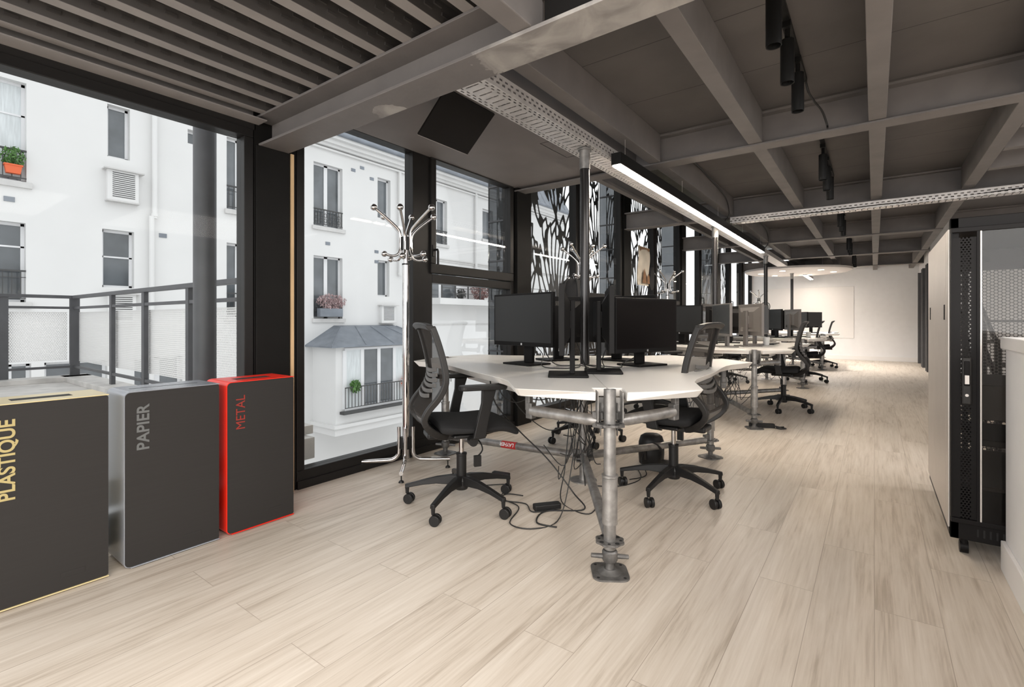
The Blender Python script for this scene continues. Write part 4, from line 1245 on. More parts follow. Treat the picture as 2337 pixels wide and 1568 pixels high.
    # armrests
    for sg in (-1, 1):
        b = MB(); y = 0.272 * sg
        path = [(0.015, y * 0.80, 0.408), (0.02, y, 0.425), (0.035, y * 1.01, 0.50), (0.058, y * 1.02, 0.60), (0.070, y * 1.02, 0.668)]
        W_ = [0.06, 0.064, 0.058, 0.056, 0.075]
        b.strip([Vector(p) for p in path], [[(w / 2, 0.012, 0), (w / 2, -0.012, 0), (-w / 2, -0.012, 0), (-w / 2, 0.012, 0)] for w in W_])
        arm = b.build('armrest', M['plastic'], root, bevel=0.006)
        b = MB(); b.prism([(x + 0.04, yy + y * 1.02) for x, yy in rot_rect(0, 0, 0.25, 0.078, 0.03)], 0.668, 0.692)
        b.build('arm_pad', M['plastic'], arm, bevel=0.006)
    b = MB().cyl((0.0, -0.20, 0.40), (0.0, -0.245, 0.40), 0.024, n=16).build('adjust_knob', M['plastic'], root, smooth=40)
    return root


chair0 = make_chair()
chairs = [  # x, y, heading degrees, label, tint
    (-1.84, 2.02, 57, 'black mesh back office chair beside the chrome coat stand at the nearest desk'),
    (-0.955, 2.90, 179, 'black office chair on the aisle side of the nearest desk, seen from behind'),
    (-1.98, 3.72, -60, 'black office chair behind the nearest desk, only its castors visible below the tabletop'),
    (-0.83, 6.31, 183, 'black office chair on the aisle side of the second desk'),
    (-1.95, 5.20, 58, 'black office chair on the window side of the second desk, hidden behind cables'),
    (-0.90, 9.50, 184, 'black office chair on the aisle side of the third desk'),
    (-0.92, 12.45, 184, 'black office chair at the last desk, closest to the white far wall'),
    (-1.95, 8.55, 62, 'black office chair on the window side of the third desk'),
]
for i, (x, y, a, lb) in enumerate(chairs):
    c = chair0 if i == 0 else copy_tree(chair0)
    c.location = (x, y, 0); c.rotation_euler = (0, 0, R(a)); c['label'] = lb


# ------------------------------------------------------------------ monitors
def make_monitor(shell, screen, w=0.545, h=0.335, zc=0.285, badge=True):
    root = empty('computer_monitor', (0, 0, 0), 0, 'x', 'monitor', 'computer monitors on the desks')
    MB().prism(rot_rect(-0.02, 0, 0.20, 0.25, 0.012), 0.0, 0.010).build('stand_base', shell, root, bevel=0.002)
    MB().box(-0.055, -0.030, -0.038, 0.038, 0.010, 0.385).build('stand_column', shell, root, bevel=0.004)
    b = MB(); b.box(0.0, 0.026, -w / 2, w / 2, zc - h / 2, zc + h / 2)
    b.add([(0.0, -w * .42, zc - h * .38), (0.0, w * .42, zc - h * .38), (0.0, w * .42, zc + h * .40), (0.0, -w * .42, zc + h * .40),
           (-0.028, -w * .27, zc - h * .25), (-0.028, w * .27, zc - h * .25), (-0.028, w * .27, zc + h * .25), (-0.028, -w * .27, zc + h * .25)],
          [(0, 1, 5, 4), (1, 2, 6, 5), (2, 3, 7, 6), (3, 0, 4, 7), (4, 5, 6, 7)])
    body = b.build('monitor_housing', shell, root, bevel=0.003)
    MB().box(-0.034, 0.0, -0.045, 0.045, zc - 0.045, zc + 0.045).build('stand_mount', shell, root, bevel=0.003)
    MB().box(0.0255, 0.0268, -w / 2 + 0.012, w / 2 - 0.012, zc - h / 2 + 0.026, zc + h / 2 - 0.012).build('screen', screen, root)
    if badge:
        MB().box(0.0262, 0.0272, -0.006, 0.006, zc - h / 2 + 0.006, zc - h / 2 + 0.019).build('badge', M['badge'], root)
    return root


mon = make_monitor(M['bezel'], M['screen'])
mon2 = None
mlist = [  # table, angle, radius, facing, z lift, label
    (-1.80, 2.57, 258, 'monitor with grey lit matt screen on the left of the nearest desk'),
    (-1.285, 2.19, 211, 'monitor seen edge on, just left of the tall steel post on the nearest desk'),
    (-1.175, 2.46, 28, 'monitor turned edge on with its tall stand just right of the steel post'),
    (-1.155, 2.955, -21, 'monitor with black screen facing the aisle on the right of the nearest desk'),
    (-1.45, 3.25, 82, 'monitor seen from behind the steel post at the back of the nearest desk'),
    (-1.83, 3.00, 150, 'monitor facing the windows at the back left of the nearest desk'),
]
for i, (x, y, a, lb) in enumerate(mlist):
    m = mon if i == 0 else copy_tree(mon)
    m.location = (x, y, ZT + 0.001); m.rotation_euler = (0, 0, R(a)); m['label'] = lb
    if i == 3:
        for ch in [q for q in bpy.data.objects if q.parent == m and q.name.startswith('screen')]:
            ch.data = ch.data.copy(); ch.data.materials[0] = M['screenblack']
        for ch in [q for q in bpy.data.objects if q.parent == m and q.name.startswith(('screen', 'monitor', 'badge', 'stand_mount'))]: ch.location.z = -0.035
bright = mat('glossy_grey_screen', (0.05, 0.053, 0.055), 0.25, spec=0.6)
mon2 = make_monitor(M['silver'], bright, badge=False)
first = [True]
T2 = {1: [(215, .42, 262, 0), (-70, .60, 212, 1), (-35, .50, 35, 1), (20, .45, -8, 1), (85, .45, 100, 0), (160, .45, 145, 0)],
      2: [(215, .45, 262, 0), (-70, .55, 215, 0), (-35, .5, 30, 1), (30, .45, -10, 0), (85, .45, 95, 0)],
      3: [(215, .45, 250, 0), (-70, .55, 222, 0), (-35, .5, -30, 0), (30, .45, 15, 0)]}
names = {1: 'second desk', 2: 'third desk', 3: 'last desk'}
desc = ['facing the windows side chair', 'angled beside the post', 'edge of it towards the aisle', 'facing the aisle', 'turned to the far end', 'at the back by the windows']
for t, ms in T2.items():
    for k, (an, r, fa, sil) in enumerate(ms):
        if sil and first[0]: o = mon2; first[0] = False
        elif sil: o = copy_tree(mon2)
        else: o = copy_tree(mon)
        o.location = (CX + r * math.cos(R(an)), TY[t] + r * math.sin(R(an)), ZT + 0.001); o.rotation_euler = (0, 0, R(fa))
        o['label'] = '%s monitor on the %s, %s' % ('silver backed' if sil else 'black', names[t], desc[k])


# small things on far desks
for i, (x, y, lb) in enumerate(((-0.98, 6.15, 'small white cup on the second desk near the aisle'), (-0.85, 9.15, 'small white cup on the third desk near the aisle'),
                                (-1.0, 9.35, 'second white cup on the third desk beside the monitor'))):
    tag(MB().lathe([(0.0, 0.0), (0.03, 0.0), (0.036, 0.09), (0.033, 0.09), (0.028, 0.005), (0, 0.005)], n=20).build('cup', M['cup'], loc=(x, y, ZT + 0.001), smooth=40), lb, 'cup', 'cups on the far desks')
kb = MB().prism(rot_rect(0, 0, 0.13, 0.42, 0.01), 0, 0.012).build('keyboard', M['plastic'], loc=(-0.98, 6.45, ZT + 0.001), bevel=0.002)
tag(kb, 'dark keyboard lying on the second desk towards the aisle', 'keyboard')
for (x, y, rz, lb) in ((-1.55, 5.5, 0.5, 'dark keyboard on the near side of the second desk'), (-0.95, 9.65, 0.1, 'dark keyboard lying on the third desk')):
    k2 = kb.copy(); COL.objects.link(k2); k2.location = (x, y, ZT + 0.001); k2.rotation_euler = (0, 0, rz); k2['label'] = lb


# ------------------------------------------------------------------ coat stands
def make_stand():
    root = empty('coat_stand', (0, 0, 0), 0, 'x', 'coat stand', 'chrome coat stands along the windows')
    MB().cyl((0, 0, 0.07), (0, 0, 0.76), 0.0235, n=24).cyl((0, 0, 0.76), (0, 0, 0.785), 0.0255, n=24).cyl((0, 0, 0.785), (0, 0, 1.40), 0.0235, n=24).cyl((0, 0, 1.40), (0, 0, 1.56), 0.016, n=18).build('pole', M['chrome'], root, smooth=35)
    for z0, z1, r_ in ((1.50, 1.585, 0.034), (1.395, 1.405, 0.026), (0.14, 0.22, 0.036)): MB().cyl((0, 0, z0), (0, 0, z1), r_, n=16).build('hub', M['plastic'], root, smooth=35)
    for k in range(6):
        a = R(60 * k + 8); c, s = math.cos(a), math.sin(a)
        pr = [(0.22, 1.765), (0.16, 1.722), (0.095, 1.672), (0.050, 1.63), (0.040, 1.59), (0.040, 1.54), (0.042, 1.50), (0.058, 1.465), (0.095, 1.452), (0.15, 1.462)]
        if k % 2: pr = [(r * 0.92 if r > 0.05 else r, z - 0.02) for r, z in pr]
        h = MB().tube([(r * c, r * s, z) for r, z in [(v.x, v.z) for v in curve_pts([(r, 0, z) for r, z in pr], 4)]], 0.0095, 10).build('hook', M['chrome'], root, smooth=60)
        MB().ball((pr[0][0] * c, pr[0][0] * s, pr[0][1]), 0.023).build('ball_tip', M['chrome'], h, smooth=80)
        MB().ball((pr[-1][0] * c, pr[-1][0] * s, pr[-1][1]), 0.021).build('ball_tip', M['chrome'], h, smooth=80)
    for k in range(4):
        a = R(90 * k - 47); c, s = math.cos(a), math.sin(a)
        pr = [(0.047, 0.29), (0.047, 0.14), (0.055, 0.095), (0.085, 0.070), (0.13, 0.064), (0.30, 0.060)]
        f = MB().tube([(v.x * c, v.x * s, v.z) for v in curve_pts([(r, 0, z) for r, z in pr], 4)], 0.0135, 12).build('leg', M['chrome'], root, smooth=60)
        MB().cyl((0.285 * c, 0.285 * s, 0.012), (0.285 * c, 0.285 * s, 0.05), 0.004, n=8).lathe([(0.0, 0), (0.018, 0), (0.014, 0.010), (0.004, 0.016)], (0.285 * c, 0.285 * s, 0.0), n=14).build('foot', M['plastic'], f, smooth=35)
    return root


cs = make_stand()
for i, (x, y, rz, lb) in enumerate(((-2.58, 2.27, 0, 'tall chrome coat stand with ball tips beside the nearest office chair'),
                                    (-2.39, 4.44, 20, 'chrome coat stand with a black backpack, partly behind the nearest post'),
                                    (-2.58, 7.55, 10, 'chrome coat stand in front of the window right of the hanging poster'),
                                    (-2.42, 14.1, 30, 'far chrome coat stand with a dark bag near the white wall'))):
    c = cs if i == 0 else copy_tree(cs)
    c.location = (x, y, 0); c.rotation_euler = (0, 0, R(rz)); c['label'] = lb


def backpack(loc, rz, s, label):
    e = empty('backpack', loc, rz, label, 'bag', None)
    b = MB(); k = 12; path, secs = [], []
    for (z, w, d) in ((0, .10, .06), (0.02, .14, .09), (0.12, .155, .10), (0.24, .145, .085), (0.31, .11, .06), (0.335, .05, .03)):
        path.append(Vector((0, 0, z * s))); secs.append([(w * s * math.cos(2 * math.pi * j / k), d * s * math.sin(2 * math.pi * j / k), 0) for j in range(k)])
    b.strip(path, secs); b.build('bag_body', M['rope'], e, smooth=80)
    for sg in (-1, 1):
        MB().tube(curve_pts([(sg * 0.05 * s, -.05 * s, .33 * s), (sg * .07 * s, -.12 * s, .28 * s), (sg * .08 * s, -.13 * s, .16 * s), (sg * .07 * s, -.08 * s, .04 * s)], 5), 0.013 * s, 8).build('shoulder_strap', M['rope'], e, smooth=80)
    MB().tube(curve_pts([(-.03 * s, 0, .33 * s), (0, 0, .39 * s), (.03 * s, 0, .33 * s)], 6), 0.007 * s, 8).build('handle', M['rope'], e, smooth=80)
    return e


backpack((-2.40, 4.26, 1.14), R(20), 0.85, 'black backpack hanging from the second coat stand, left of the post')
backpack((-2.27, 13.98, 1.20), R(60), 0.8, 'dark bag hanging from the farthest coat stand')

# hanging poster and folded dark umbrella beside it
e = empty('poster', (-2.70, 6.66, 2.08), label='tall pale poster with brown figures hanging in front of the second leaf screen', cat='poster')
b = MB(); n = 12
for i in range(n):
    z0, z1 = -0.56 * i / n, -0.56 * (i + 1) / n
    c0, c1 = 0.012 * math.sin(i * 0.5), 0.012 * math.sin((i + 1) * 0.5)
    b.add([(c0, 0, z0), (c0, 0.44, z0), (c1, 0.44, z1), (c1, 0, z1), (c0 - .002, 0, z0), (c0 - .002, 0.44, z0), (c1 - .002, 0.44, z1), (c1 - .002, 0, z1)], [(0, 1, 2, 3), (7, 6, 5, 4)])
b.build('sheet', M['paper'], e)
b = MB()
b.add([(0.016, 0.14, -0.53), (0.016, 0.30, -0.53), (0.016, 0.27, -0.40), (0.016, 0.22, -0.31), (0.016, 0.17, -0.40)], [(0, 1, 2, 3, 4)]).build('printed_figure', M['poster_brown'], e); b = MB()
b.add([(0.016, 0.32, -0.53), (0.016, 0.42, -0.53), (0.016, 0.41, -0.42), (0.016, 0.36, -0.38), (0.016, 0.32, -0.44)], [(0, 1, 2, 3, 4)]).build('printed_figure', M['poster_brown'], e); b = MB()
b.add([(0.016, 0.02, -0.01), (0.016, 0.42, -0.01), (0.016, 0.40, -0.06), (0.016, 0.30, -0.03), (0.016, 0.10, -0.05), (0.016, 0.05, -0.08)], [(0, 1, 2, 3, 4, 5)])
b.build('printed_figure', M['poster_brown'], e)
tag(MB().strip([Vector((-2.70, 7.16 + 0.01 * i, 1.46 + 0.07 * i)) for i in range(6)], [[(0.02, w, 0), (-0.02, w, 0), (-0.02, -w, 0), (0.02, -w, 0)] for w in (0.03, 0.09, 0.10, 0.08, 0.07, 0.02)]).build('shopping_bag', M['rope'], bevel=0.01),
    'black cloth bag hanging right of the pale poster', 'bag')

# ------------------------------------------------------------------ cables
def cab(pts, lb, r=0.0032, grp='cables under the nearest desk', k=8):
    return tag(MB().tube(curve_pts(pts, k), r, 6).build('power_cable', M['cable'], smooth=70), lb, 'cable', grp)


cxx, cyy = CX, TY[0]
rnd = random.Random(21)
cab([(-1.72, 2.12, .70), (-1.70, 2.15, .55), (-1.62, 2.25, .40), (-1.50, 2.38, .22), (-1.36, 2.42, .05), (-1.25, 2.34, .006), (-1.40, 2.20, .006), (-1.36, 2.05, .006), (-1.25, 2.06, .006)], 'thick dark cable drooping from the desk edge beside the first chair to the floor', 0.0042)
cab([(-1.70, 2.20, .68), (-1.63, 2.30, .50), (-1.52, 2.42, .38), (-1.42, 2.50, .44), (-1.38, 2.60, .58), (-1.36, 2.62, .66)], 'cable hanging in a deep loop under the left half of the nearest desk')
cab([(-1.75, 2.28, .68), (-1.66, 2.30, .60), (-1.55, 2.36, .56), (-1.45, 2.45, .60), (-1.40, 2.5, .67)], 'cable hanging in a shallow loop just under the nearest desktop')
cab([(-1.68, 2.14, .69), (-1.66, 2.16, .60), (-1.60, 2.22, .56), (-1.52, 2.30, .62), (-1.50, 2.34, .68)], 'short cable loop right behind the first chair armrest')
cab([(-1.45, 2.60, .66), (-1.46, 2.55, .40), (-1.45, 2.48, .15), (-1.40, 2.36, .01), (-1.20, 2.30, .006), (-1.25, 2.55, .006)], 'cable falling straight down in front of the centre post')
cab([(-2.05, 2.36, .006), (-1.95, 2.30, .006), (-1.80, 2.42, .006), (-1.72, 2.22, .006), (-1.55, 2.16, .006), (-1.46, 1.96, .006), (-1.33, 1.98, .006), (-1.28, 2.14, .02), (-1.30, 2.30, .25), (-1.34, 2.42, .45), (-1.36, 2.50, .66)], 'long thin cable snaking over the floor in front of the centre post')
cab([(-1.62, 2.30, .012), (-1.72, 2.28, .006), (-1.70, 2.18, .006), (-1.55, 2.22, .006), (-1.45, 2.15, .006), (-1.36, 2.28, .006)], 'cable coiled round the black power adapter on the floor')
cab([(-1.25, 2.95, .006), (-1.20, 3.1, .006), (-1.28, 3.22, .05), (-1.30, 3.34, .10)], 'thin cable on the floor leading to the black bag')
cab([(-1.40, 2.70, .006), (-1.25, 2.80, .006), (-1.20, 3.0, .006), (-1.3, 3.2, .006)], 'cable lying on the floor right of the centre post')
b = MB()
for i in range(12):
    a = rnd.uniform(0, 6.28); r0 = rnd.uniform(0.04, 0.18); r1 = rnd.uniform(0.03, 0.12)
    z1 = rnd.uniform(0.02, 0.35)
    q0 = (cxx + 0.06 + r0 * math.cos(a), cyy - 0.22 + r0 * math.sin(a), .66); q2 = (cxx + 0.06 + r1 * math.cos(a + 1), cyy - 0.2 + r1 * math.sin(a + 1), z1)
    q1 = ((q0[0] + q2[0]) / 2 + rnd.uniform(-.07, .07), (q0[1] + q2[1]) / 2 + rnd.uniform(-.07, .07), (0.66 + z1) / 2)
    q3 = (q2[0] + rnd.uniform(-.1, .1), q2[1] + rnd.uniform(-.1, .1), z1 + rnd.uniform(-.01, .18)) 
    b.tube(curve_pts([q0, q1, q2, q3], 6), 0.003, 5)
tag(b.build('cable_tangle', M['cable'], smooth=70), 'dense tangle of black cables hanging beneath the middle of the nearest desk', 'cables', kind='stuff')
for t in (1, 2, 3):
    b = MB()
    for i in range(34 if t == 1 else 16):
        cx_, cy_ = CX + rnd.uniform(-0.3, 0.35), TY[t] - rnd.uniform(0.2, 0.85)
        z1 = rnd.uniform(0.01, 0.35); p = [(cx_, cy_, .64)]
        x, y = cx_, cy_
        for s_ in range(4):
            x += rnd.uniform(-.09, .09); y += rnd.uniform(-.09, .09)
            p.append((x, y, .64 + (z1 - .64) * (s_ + 1) / 4 + rnd.uniform(-.03, .03)))
        p.append((x + rnd.uniform(-.15, .15), y + rnd.uniform(-.15, .15), max(0.008, z1 + rnd.uniform(-.05, .2))))
        b.tube(curve_pts([(a_, b_, max(0.008, c_)) for a_, b_, c_ in p], 5), 0.003, 5)
    tag(b.build('cable_tangle', M['cable'], smooth=70), ['', 'wild tangle of black cables hanging to the floor beneath the second desk', 'tangle of black cables beneath the third desk', 'tangle of black cables beneath the last desk'][t], 'cables', kind='stuff')
# cables on the desktop behind the monitors
for i, (pts, lb) in enumerate((
        ([(-1.72, 2.60, .93), (-1.70, 2.64, .84), (-1.60, 2.62, .745), (-1.45, 2.66, .742), (-1.35, 2.58, .742), (-1.30, 2.45, .76), (-1.27, 2.30, .90)], 'cable curling on the desktop between the two left monitors'),
        ([(-1.80, 2.62, .90), (-1.72, 2.66, .80), (-1.62, 2.50, .742), (-1.45, 2.42, .742), (-1.40, 2.55, .742), (-1.47, 2.70, .745)], 'cable lying on the desktop in front of the left monitor stand'),
        ([(-1.17, 2.50, .92), (-1.22, 2.50, .80), (-1.26, 2.60, .745), (-1.38, 2.66, .742), (-1.47, 2.74, .742)], 'thick cable bending from the edge on monitor down to the post'),
        ([(-1.14, 2.98, .88), (-1.20, 2.98, .80), (-1.28, 2.90, .745), (-1.20, 2.70, .742), (-1.35, 2.70, .742), (-1.46, 2.72, .742)], 'cable running from the black screen monitor to the post'))):
    cab(pts, lb, 0.0032, 'cables on the nearest desktop')
# adapters
for (x, y, rz, lb, s) in ((-1.42, 2.24, 0.9, 'long black power adapter on the floor in front of the centre post', 1.0), (-1.95, 2.52, 0.2, 'small black power adapter on the floor behind the first chair', 0.8)):
    tag(MB().prism(rot_rect(0, 0, 0.15 * s, 0.05 * s, 0.01), 0, 0.03).build('power_adapter', M['plastic'], loc=(x, y, 0.0005), bevel=0.004), lb, 'power adapter').rotation_euler = (0, 0, rz)
ps = empty('power_strip', (-0.86, 5.15, 0), R(20), 'black power strip lying on the floor beside the second desk leg', 'power strip')
MB().prism(rot_rect(0, 0, 0.22, 0.05, 0.01), 0.0005, 0.04).build('housing', M['plastic'], ps, bevel=0.004)
MB().tube(curve_pts([(.11, 0, .02), (.16, .02, .008), (.20, -.03, .008), (.15, -.06, .008), (.12, -.03, .012), (.19, 0.01, .014)], 6), 0.006, 6).build('cord', M['cable'], ps, smooth=70)

# black bag on the floor under the desk
e = empty('floor_bag', (-1.27, 3.38, 0), R(30), 'black rounded bag with a loop handle on the floor behind the aisle chair', 'bag')
b = MB(); k = 16; path, secs = [], []
for (z, w, d) in ((0.0, .07, .05), (0.01, .085, .065), (0.08, .09, .07), (0.16, .088, .065), (0.20, .075, .055), (0.215, .05, .035)):
    path.append(Vector((0, 0, z))); secs.append([(w * math.cos(2 * math.pi * j / k), d * math.sin(2 * math.pi * j / k), 0) for j in range(k)])
b.strip(path, secs); b.build('bag_body', M['plastic'], e, smooth=80)
MB().tube(curve_pts([(-.05, -.07, .05), (-.055, -.085, .12), (0, -.09, .165), (.055, -.085, .12), (.05, -.07, .05)], 5), 0.008, 8).build('handle', M['greyplastic'], e, smooth=80)


# ================================================================== RECYCLING BINS
def recycling_bin(y0, y1, shell, word, lmat, label, slot):
    e = empty('recycling_bin', (-2.44, (y0 + y1) / 2, 0), label=label, cat='recycling bin', group='recycling bins under the first window')
    h = (y1 - y0) / 2; H = 0.725; D = 0.225; r = 0.022
    # wrap shell: rounded on the left, square on the right, open to the front where the dark panel sits
    def outline(off, ro, dr=0.0):
        p = []
        for i in range(6):
            t = R(180 + 90 * i / 5) ; p.append((-h + off + ro + ro * math.cos(t), 0.008 + off + ro + ro * math.sin(t)))
        r2 = ro * 0.4
        for i in range(4):
            t = R(270 + 90 * i / 3); p.append((h + dr - off - r2 + r2 * math.cos(t), 0.008 + off + r2 + r2 * math.sin(t)))
        for i in range(4):
            t = R(0 + 90 * i / 3); p.append((h + dr - off - r2 + r2 * math.cos(t), H - off - r2 + r2 * math.sin(t)))
        for i in range(6):
            t = R(90 + 90 * i / 5); p.append((-h + off + ro + ro * math.cos(t), H - off - ro + ro * math.sin(t)))
        return p
    mt = Matrix(((0, 0, 1, 0), (1, 0, 0, 0), (0, 1, 0, 0), (0, 0, 0, 1)))     # (y, z, x) -> xyz
    o = MB().prism(outline(0, r), -D, -0.0025, mt).build('shell', shell, e, smooth=35, bevel=0)
    o2 = MB().prism(outline(0.003, r - 0.003, 0.0045), -0.012, 0.0, mt).build('front_panel', M['binfront'], e, smooth=35)
    # projecting rim of the wrap at top and bottom edges
    MB().box(-D, 0.003, -h + r, h + 0.003, H - 0.0025, H + 0.001).build('lid', shell, e, bevel=0.0008)
    MB().box(-D, 0.003, -h + r, h + 0.003, 0.006, 0.0095).build('bottom_edge', shell, e, bevel=0.0008)
    if slot == 'box': MB().box(-0.135, -0.075, -0.085, 0.085, H + 0.0008, H + 0.0015).build('slot', M['slot'], e)
    elif slot == 'long': MB().box(-0.115, -0.107, -0.13, 0.13, H + 0.0008, H + 0.0015).build('slot', M['slot'], e)
    MB().box(0.0, 0.0012, 0.035, 0.105, 0.055, 0.075).build('maker_plate', M['binfront'], e, bevel=0.0004)
    MB().box(-D + 0.02, -0.02, -h + 0.03, h - 0.03, 0.0, 0.008).build('base', M['plastic'], e)
    return e


LROT = (R(90), R(-90), R(90))
b3 = recycling_bin(1.055, 1.382, M['binred'], 'METAL', M['letred'], 'red and anthracite metal recycling bin beside the black column', 'box')
b2 = recycling_bin(0.664, 1.020, M['bingrey'], 'PAPIER', M['letgrey'], 'blue grey and anthracite paper recycling bin, middle one of the three', 'long')
b1 = recycling_bin(0.262, 0.612, M['binyellow'], 'PLASTIQUE', M['letgold'], 'pale gold and anthracite plastic recycling bin at the left edge', 'box')


def vword(parent, word, m, ylocal, z0, z1, size=0.060):
    """vertical word on the front face, reading upwards"""
    c = bpy.data.curves.new('lettering', 'FONT'); c.body = word; c.size = size; c.extrude = 0.0006; c.offset = 0.0 if 'M' in word else 0.0013; c.materials.append(m)
    o = font_mesh('lettering', c); o.parent = parent
    xs = [v.co.x for v in o.data.vertices]; wdt = max(xs) - min(xs)
    o.scale = ((z1 - z0) / wdt, 1, 1)
    # local text x -> +Z, text y -> -Y, normal -> +X
    o.rotation_euler = Matrix(((0, 0, 1), (0, -1, 0), (1, 0, 0))).to_euler()
    o.location = (0.0012, ylocal, z0)
    return o


vword(b3, 'METAL', M['letred'], 1.137 - 1.2185, 0.495, 0.655)
vword(b2, 'PAPIER', M['letgrey'], 0.748 - 0.842, 0.480, 0.668)
vword(b1, 'PLASTIQUE', M['letgold'], 0.350 - 0.437, 0.385, 0.668)

# ================================================================== SERVER RACK
rk = empty('server_cabinet', (0.565, 3.345, 0), label='tall black server cabinet with perforated glass door and silver grey side panel', cat='server cabinet')
hx, y0, y1, z0, z1 = 0.30, -0.495, 0.495, 0.075, 1.46
b = MB()
for x in (-hx, hx - 0.03):
    for y in (y0, y1 - 0.03): b.box(x, x + 0.03, y, y + 0.03, z0, z1)
b.box(-hx, hx, y0, y1, z1 - 0.045, z1)
b.box(-hx, hx, y0, y1, z0, z0 + 0.075)
b.build('cabinet_frame', M['rack'], rk, bevel=0.003)
sp = MB().box(-hx - 0.006, -hx, y0 + 0.10, y1 - 0.005, z0 + 0.04, z1 - 0.045).box(-hx - 0.006, -hx, y0 + 0.012, y0 + 0.095, z0 + 0.04, z1 - 0.045).build('side_panel', M['rackside'], rk, bevel=0.0015)
MB().box(-hx - 0.009, -hx - 0.005, y0 + 0.13, y0 + 0.15, 1.02, 1.09).box(-hx - 0.009, -hx - 0.005, y1 - 0.16, y1 - 0.145, 1.02, 1.09).build('panel_latch', M['rack'], sp, bevel=0.002)
MB().box(hx, hx + 0.006, y0 + 0.02, y1 - 0.02, z0 + 0.04, z1 - 0.04).build('side_panel', M['perfrear'], rk)
# front door: perforated strip on the left, framed glass
dr = MB().box(-hx + 0.001, hx - 0.001, y0 - 0.022, y0 - 0.004, z0 + 0.075, z0 + 0.095).box(-hx + 0.001, hx - 0.001, y0 - 0.022, y0 - 0.004, z1 - 0.065, z1 - 0.045) \
    .box(hx - 0.11, hx, y0 - 0.022, y0 - 0.004, z0 + 0.095, z1 - 0.065).build('door', M['rack'], rk, bevel=0.002)
o = MB().box(-0.0455, 0.0455, -0.001, 0.001, -0.60, 0.60).build('perforated_strip', M['perfrack'], dr, loc=(-hx + 0.0465, y0 - 0.015, 0.778))
o.location = (-hx + 0.0465, y0 - 0.015, 0.7725)
MB().box(-hx, -hx + 0.005, y0 - 0.022, y0 - 0.004, z0 + 0.095, z1 - 0.065).box(-hx + 0.083, -hx + 0.092, y0 - 0.022, y0 - 0.004, z0 + 0.095, z1 - 0.065).build('door_stile', M['rack'], dr)
MB().box(-hx + 0.092, -hx + 0.098, y0 - 0.026, y0 - 0.008, z0 + 0.095, z1 - 0.065).build('door_trim', M['alu'], dr, bevel=0.002)
MB().box(-hx + 0.098, hx - 0.11, y0 - 0.016, y0 - 0.012, z0 + 0.095, z1 - 0.065).build('glass', M['rackglass'], dr)
hd = MB().box(-hx + 0.034, -hx + 0.066, y0 - 0.034, y0 - 0.022, 0.66, 0.86).build('handle', M['greyplastic'], dr, bevel=0.006)
MB().box(-hx + 0.041, -hx + 0.059, y0 - 0.038, y0 - 0.033, 0.74, 0.845).build('grip', M['rack'], hd, bevel=0.004)
MB().box(-hx + 0.043, -hx + 0.057, y0 - 0.0395, y0 - 0.0375, 0.748, 0.785).build('sticker', M['alu'], hd)
MB().cyl((-hx + 0.05, y0 - 0.036, 0.70), (-hx + 0.05, y0 - 0.033, 0.70), 0.006, n=16).build('lock', M['alu'], hd, smooth=40)
MB().box(-hx + 0.03, hx - 0.03, y1 - 0.012, y1 - 0.010, z0 + 0.075, z1 - 0.16).build('rear_door', M['perfrear'], rk)
MB().box(-hx + 0.03, hx - 0.03, y1 - 0.02, y1 - 0.005, z1 - 0.16, z1 - 0.045).build('rear_header', M['greyplastic'], rk, bevel=0.002)
MB().prism(rot_rect(0, 0, 0.09, 0.028, 0.008), 0, 0.012, Matrix.Translation((-0.09, y1 - 0.021, z1 - 0.10)) @ Matrix.Rotation(R(90), 4, 'X')).build('brush_entry', M['rack'], rk, bevel=0.001)
b = MB()
for x in (-hx + 0.13, hx - 0.13): b.box(x - 0.012, x + 0.012, y1 - 0.25, y1 - 0.235, z0 + 0.075, z1 - 0.06)
b.build('mounting_rail', M['greyplastic'], rk)
MB().box(-hx + 0.035, hx - 0.035, y0 + 0.1, y1 - 0.05, z0 + 0.20, z0 + 0.215).build('shelf', M['greyplastic'], rk)
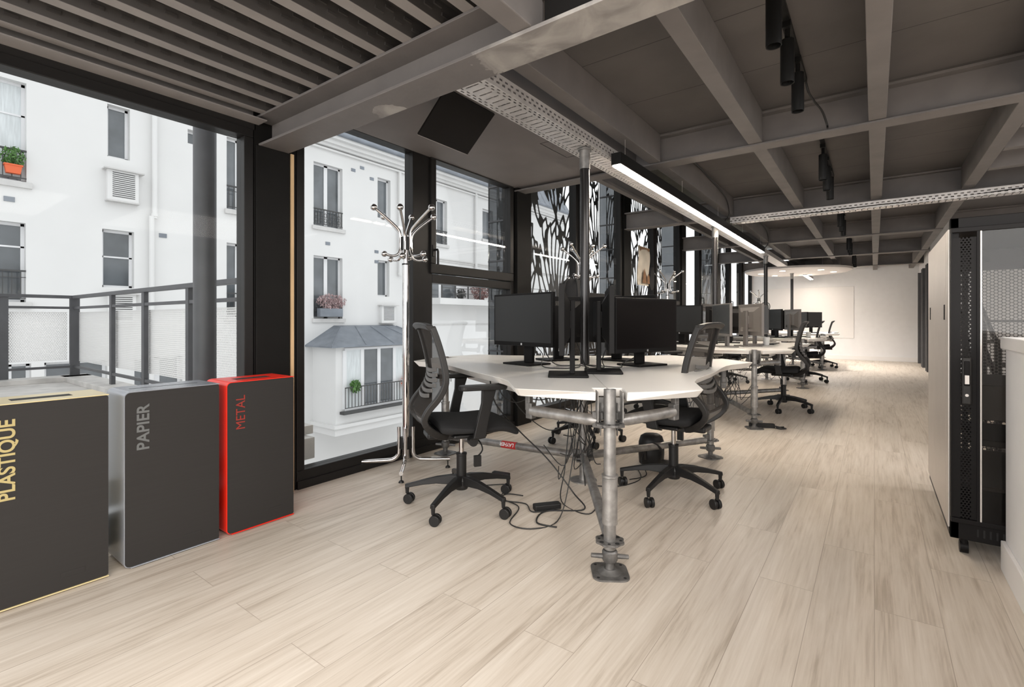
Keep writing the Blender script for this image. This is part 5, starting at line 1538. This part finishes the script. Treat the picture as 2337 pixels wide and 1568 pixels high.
MB().box(-hx + 0.11, hx - 0.11, y0 + 0.25, y1 - 0.1, 0.56, 0.72).build('server_unit', M['greyplastic'], rk, bevel=0.003)
MB().box(-hx + 0.11, hx - 0.11, y0 + 0.35, y1 - 0.1, 0.42, 0.45).build('server_unit', M['rack'], rk, bevel=0.003)
b = MB()
for k in range(13): b.box(-hx + 0.085 + 0.02 * k, -hx + 0.091 + 0.02 * k, y0 - 0.001, y0 + 0.001, z0 + 0.022, z0 + 0.055)
b.build('vent_slot', M['slot'], rk)
for (x, y) in ((-hx + 0.05, y0 + 0.05), (hx - 0.05, y0 + 0.05), (-hx + 0.05, y1 - 0.05), (hx - 0.05, y1 - 0.05)):
    MB().cyl((x, y, 0.03), (x, y, z0), 0.012, n=12).cyl((x - 0.014, y + 0.01, 0.027), (x + 0.014, y + 0.01, 0.027), 0.027, n=20).build('caster', M['rack'], rk, smooth=35)

# stair seen through the cabinet
st = empty('staircase', (1.0, 4.8, 0), label='black metal staircase behind the server cabinet, seen through its glass door', cat='staircase')
b = MB()
for k in range(6): b.box(-0.35, 0.9, -0.3 + 0.24 * k, -0.02 + 0.24 * k, 0.17 * k + 0.15, 0.17 * k + 0.17)
b.build('tread', M['greyplastic'], st)
for x in (-0.37, 0.92):
    b = MB(); b.add([(x, -0.45, 0.0), (x, -0.25, 0.0), (x, 1.25, 0.86), (x, 1.25, 1.10), (x + .012, -0.45, 0.0), (x + .012, -0.25, 0.0), (x + .012, 1.25, 0.86), (x + .012, 1.25, 1.10)],
                    [(0, 1, 2, 3), (7, 6, 5, 4), (0, 4, 5, 1), (1, 5, 6, 2), (2, 6, 7, 3), (3, 7, 4, 0)])
    b.build('stringer', M['rack'], st)
b = MB()
for dz in (0.30, 0.56, 0.80): b.tube([(-0.36, -0.4, 0.05 + dz), (-0.36, 0.55, 0.46 + dz)], 0.014, 8)
for y in (-0.4, 0.1, 0.55): b.box(-0.375, -0.345, y - 0.015, y + 0.015, (y + 0.4) * 0.43, 0.86 + (y + 0.4) * 0.43)
b.build('handrail', M['rack'], st)
bpy.context.view_layer.update()
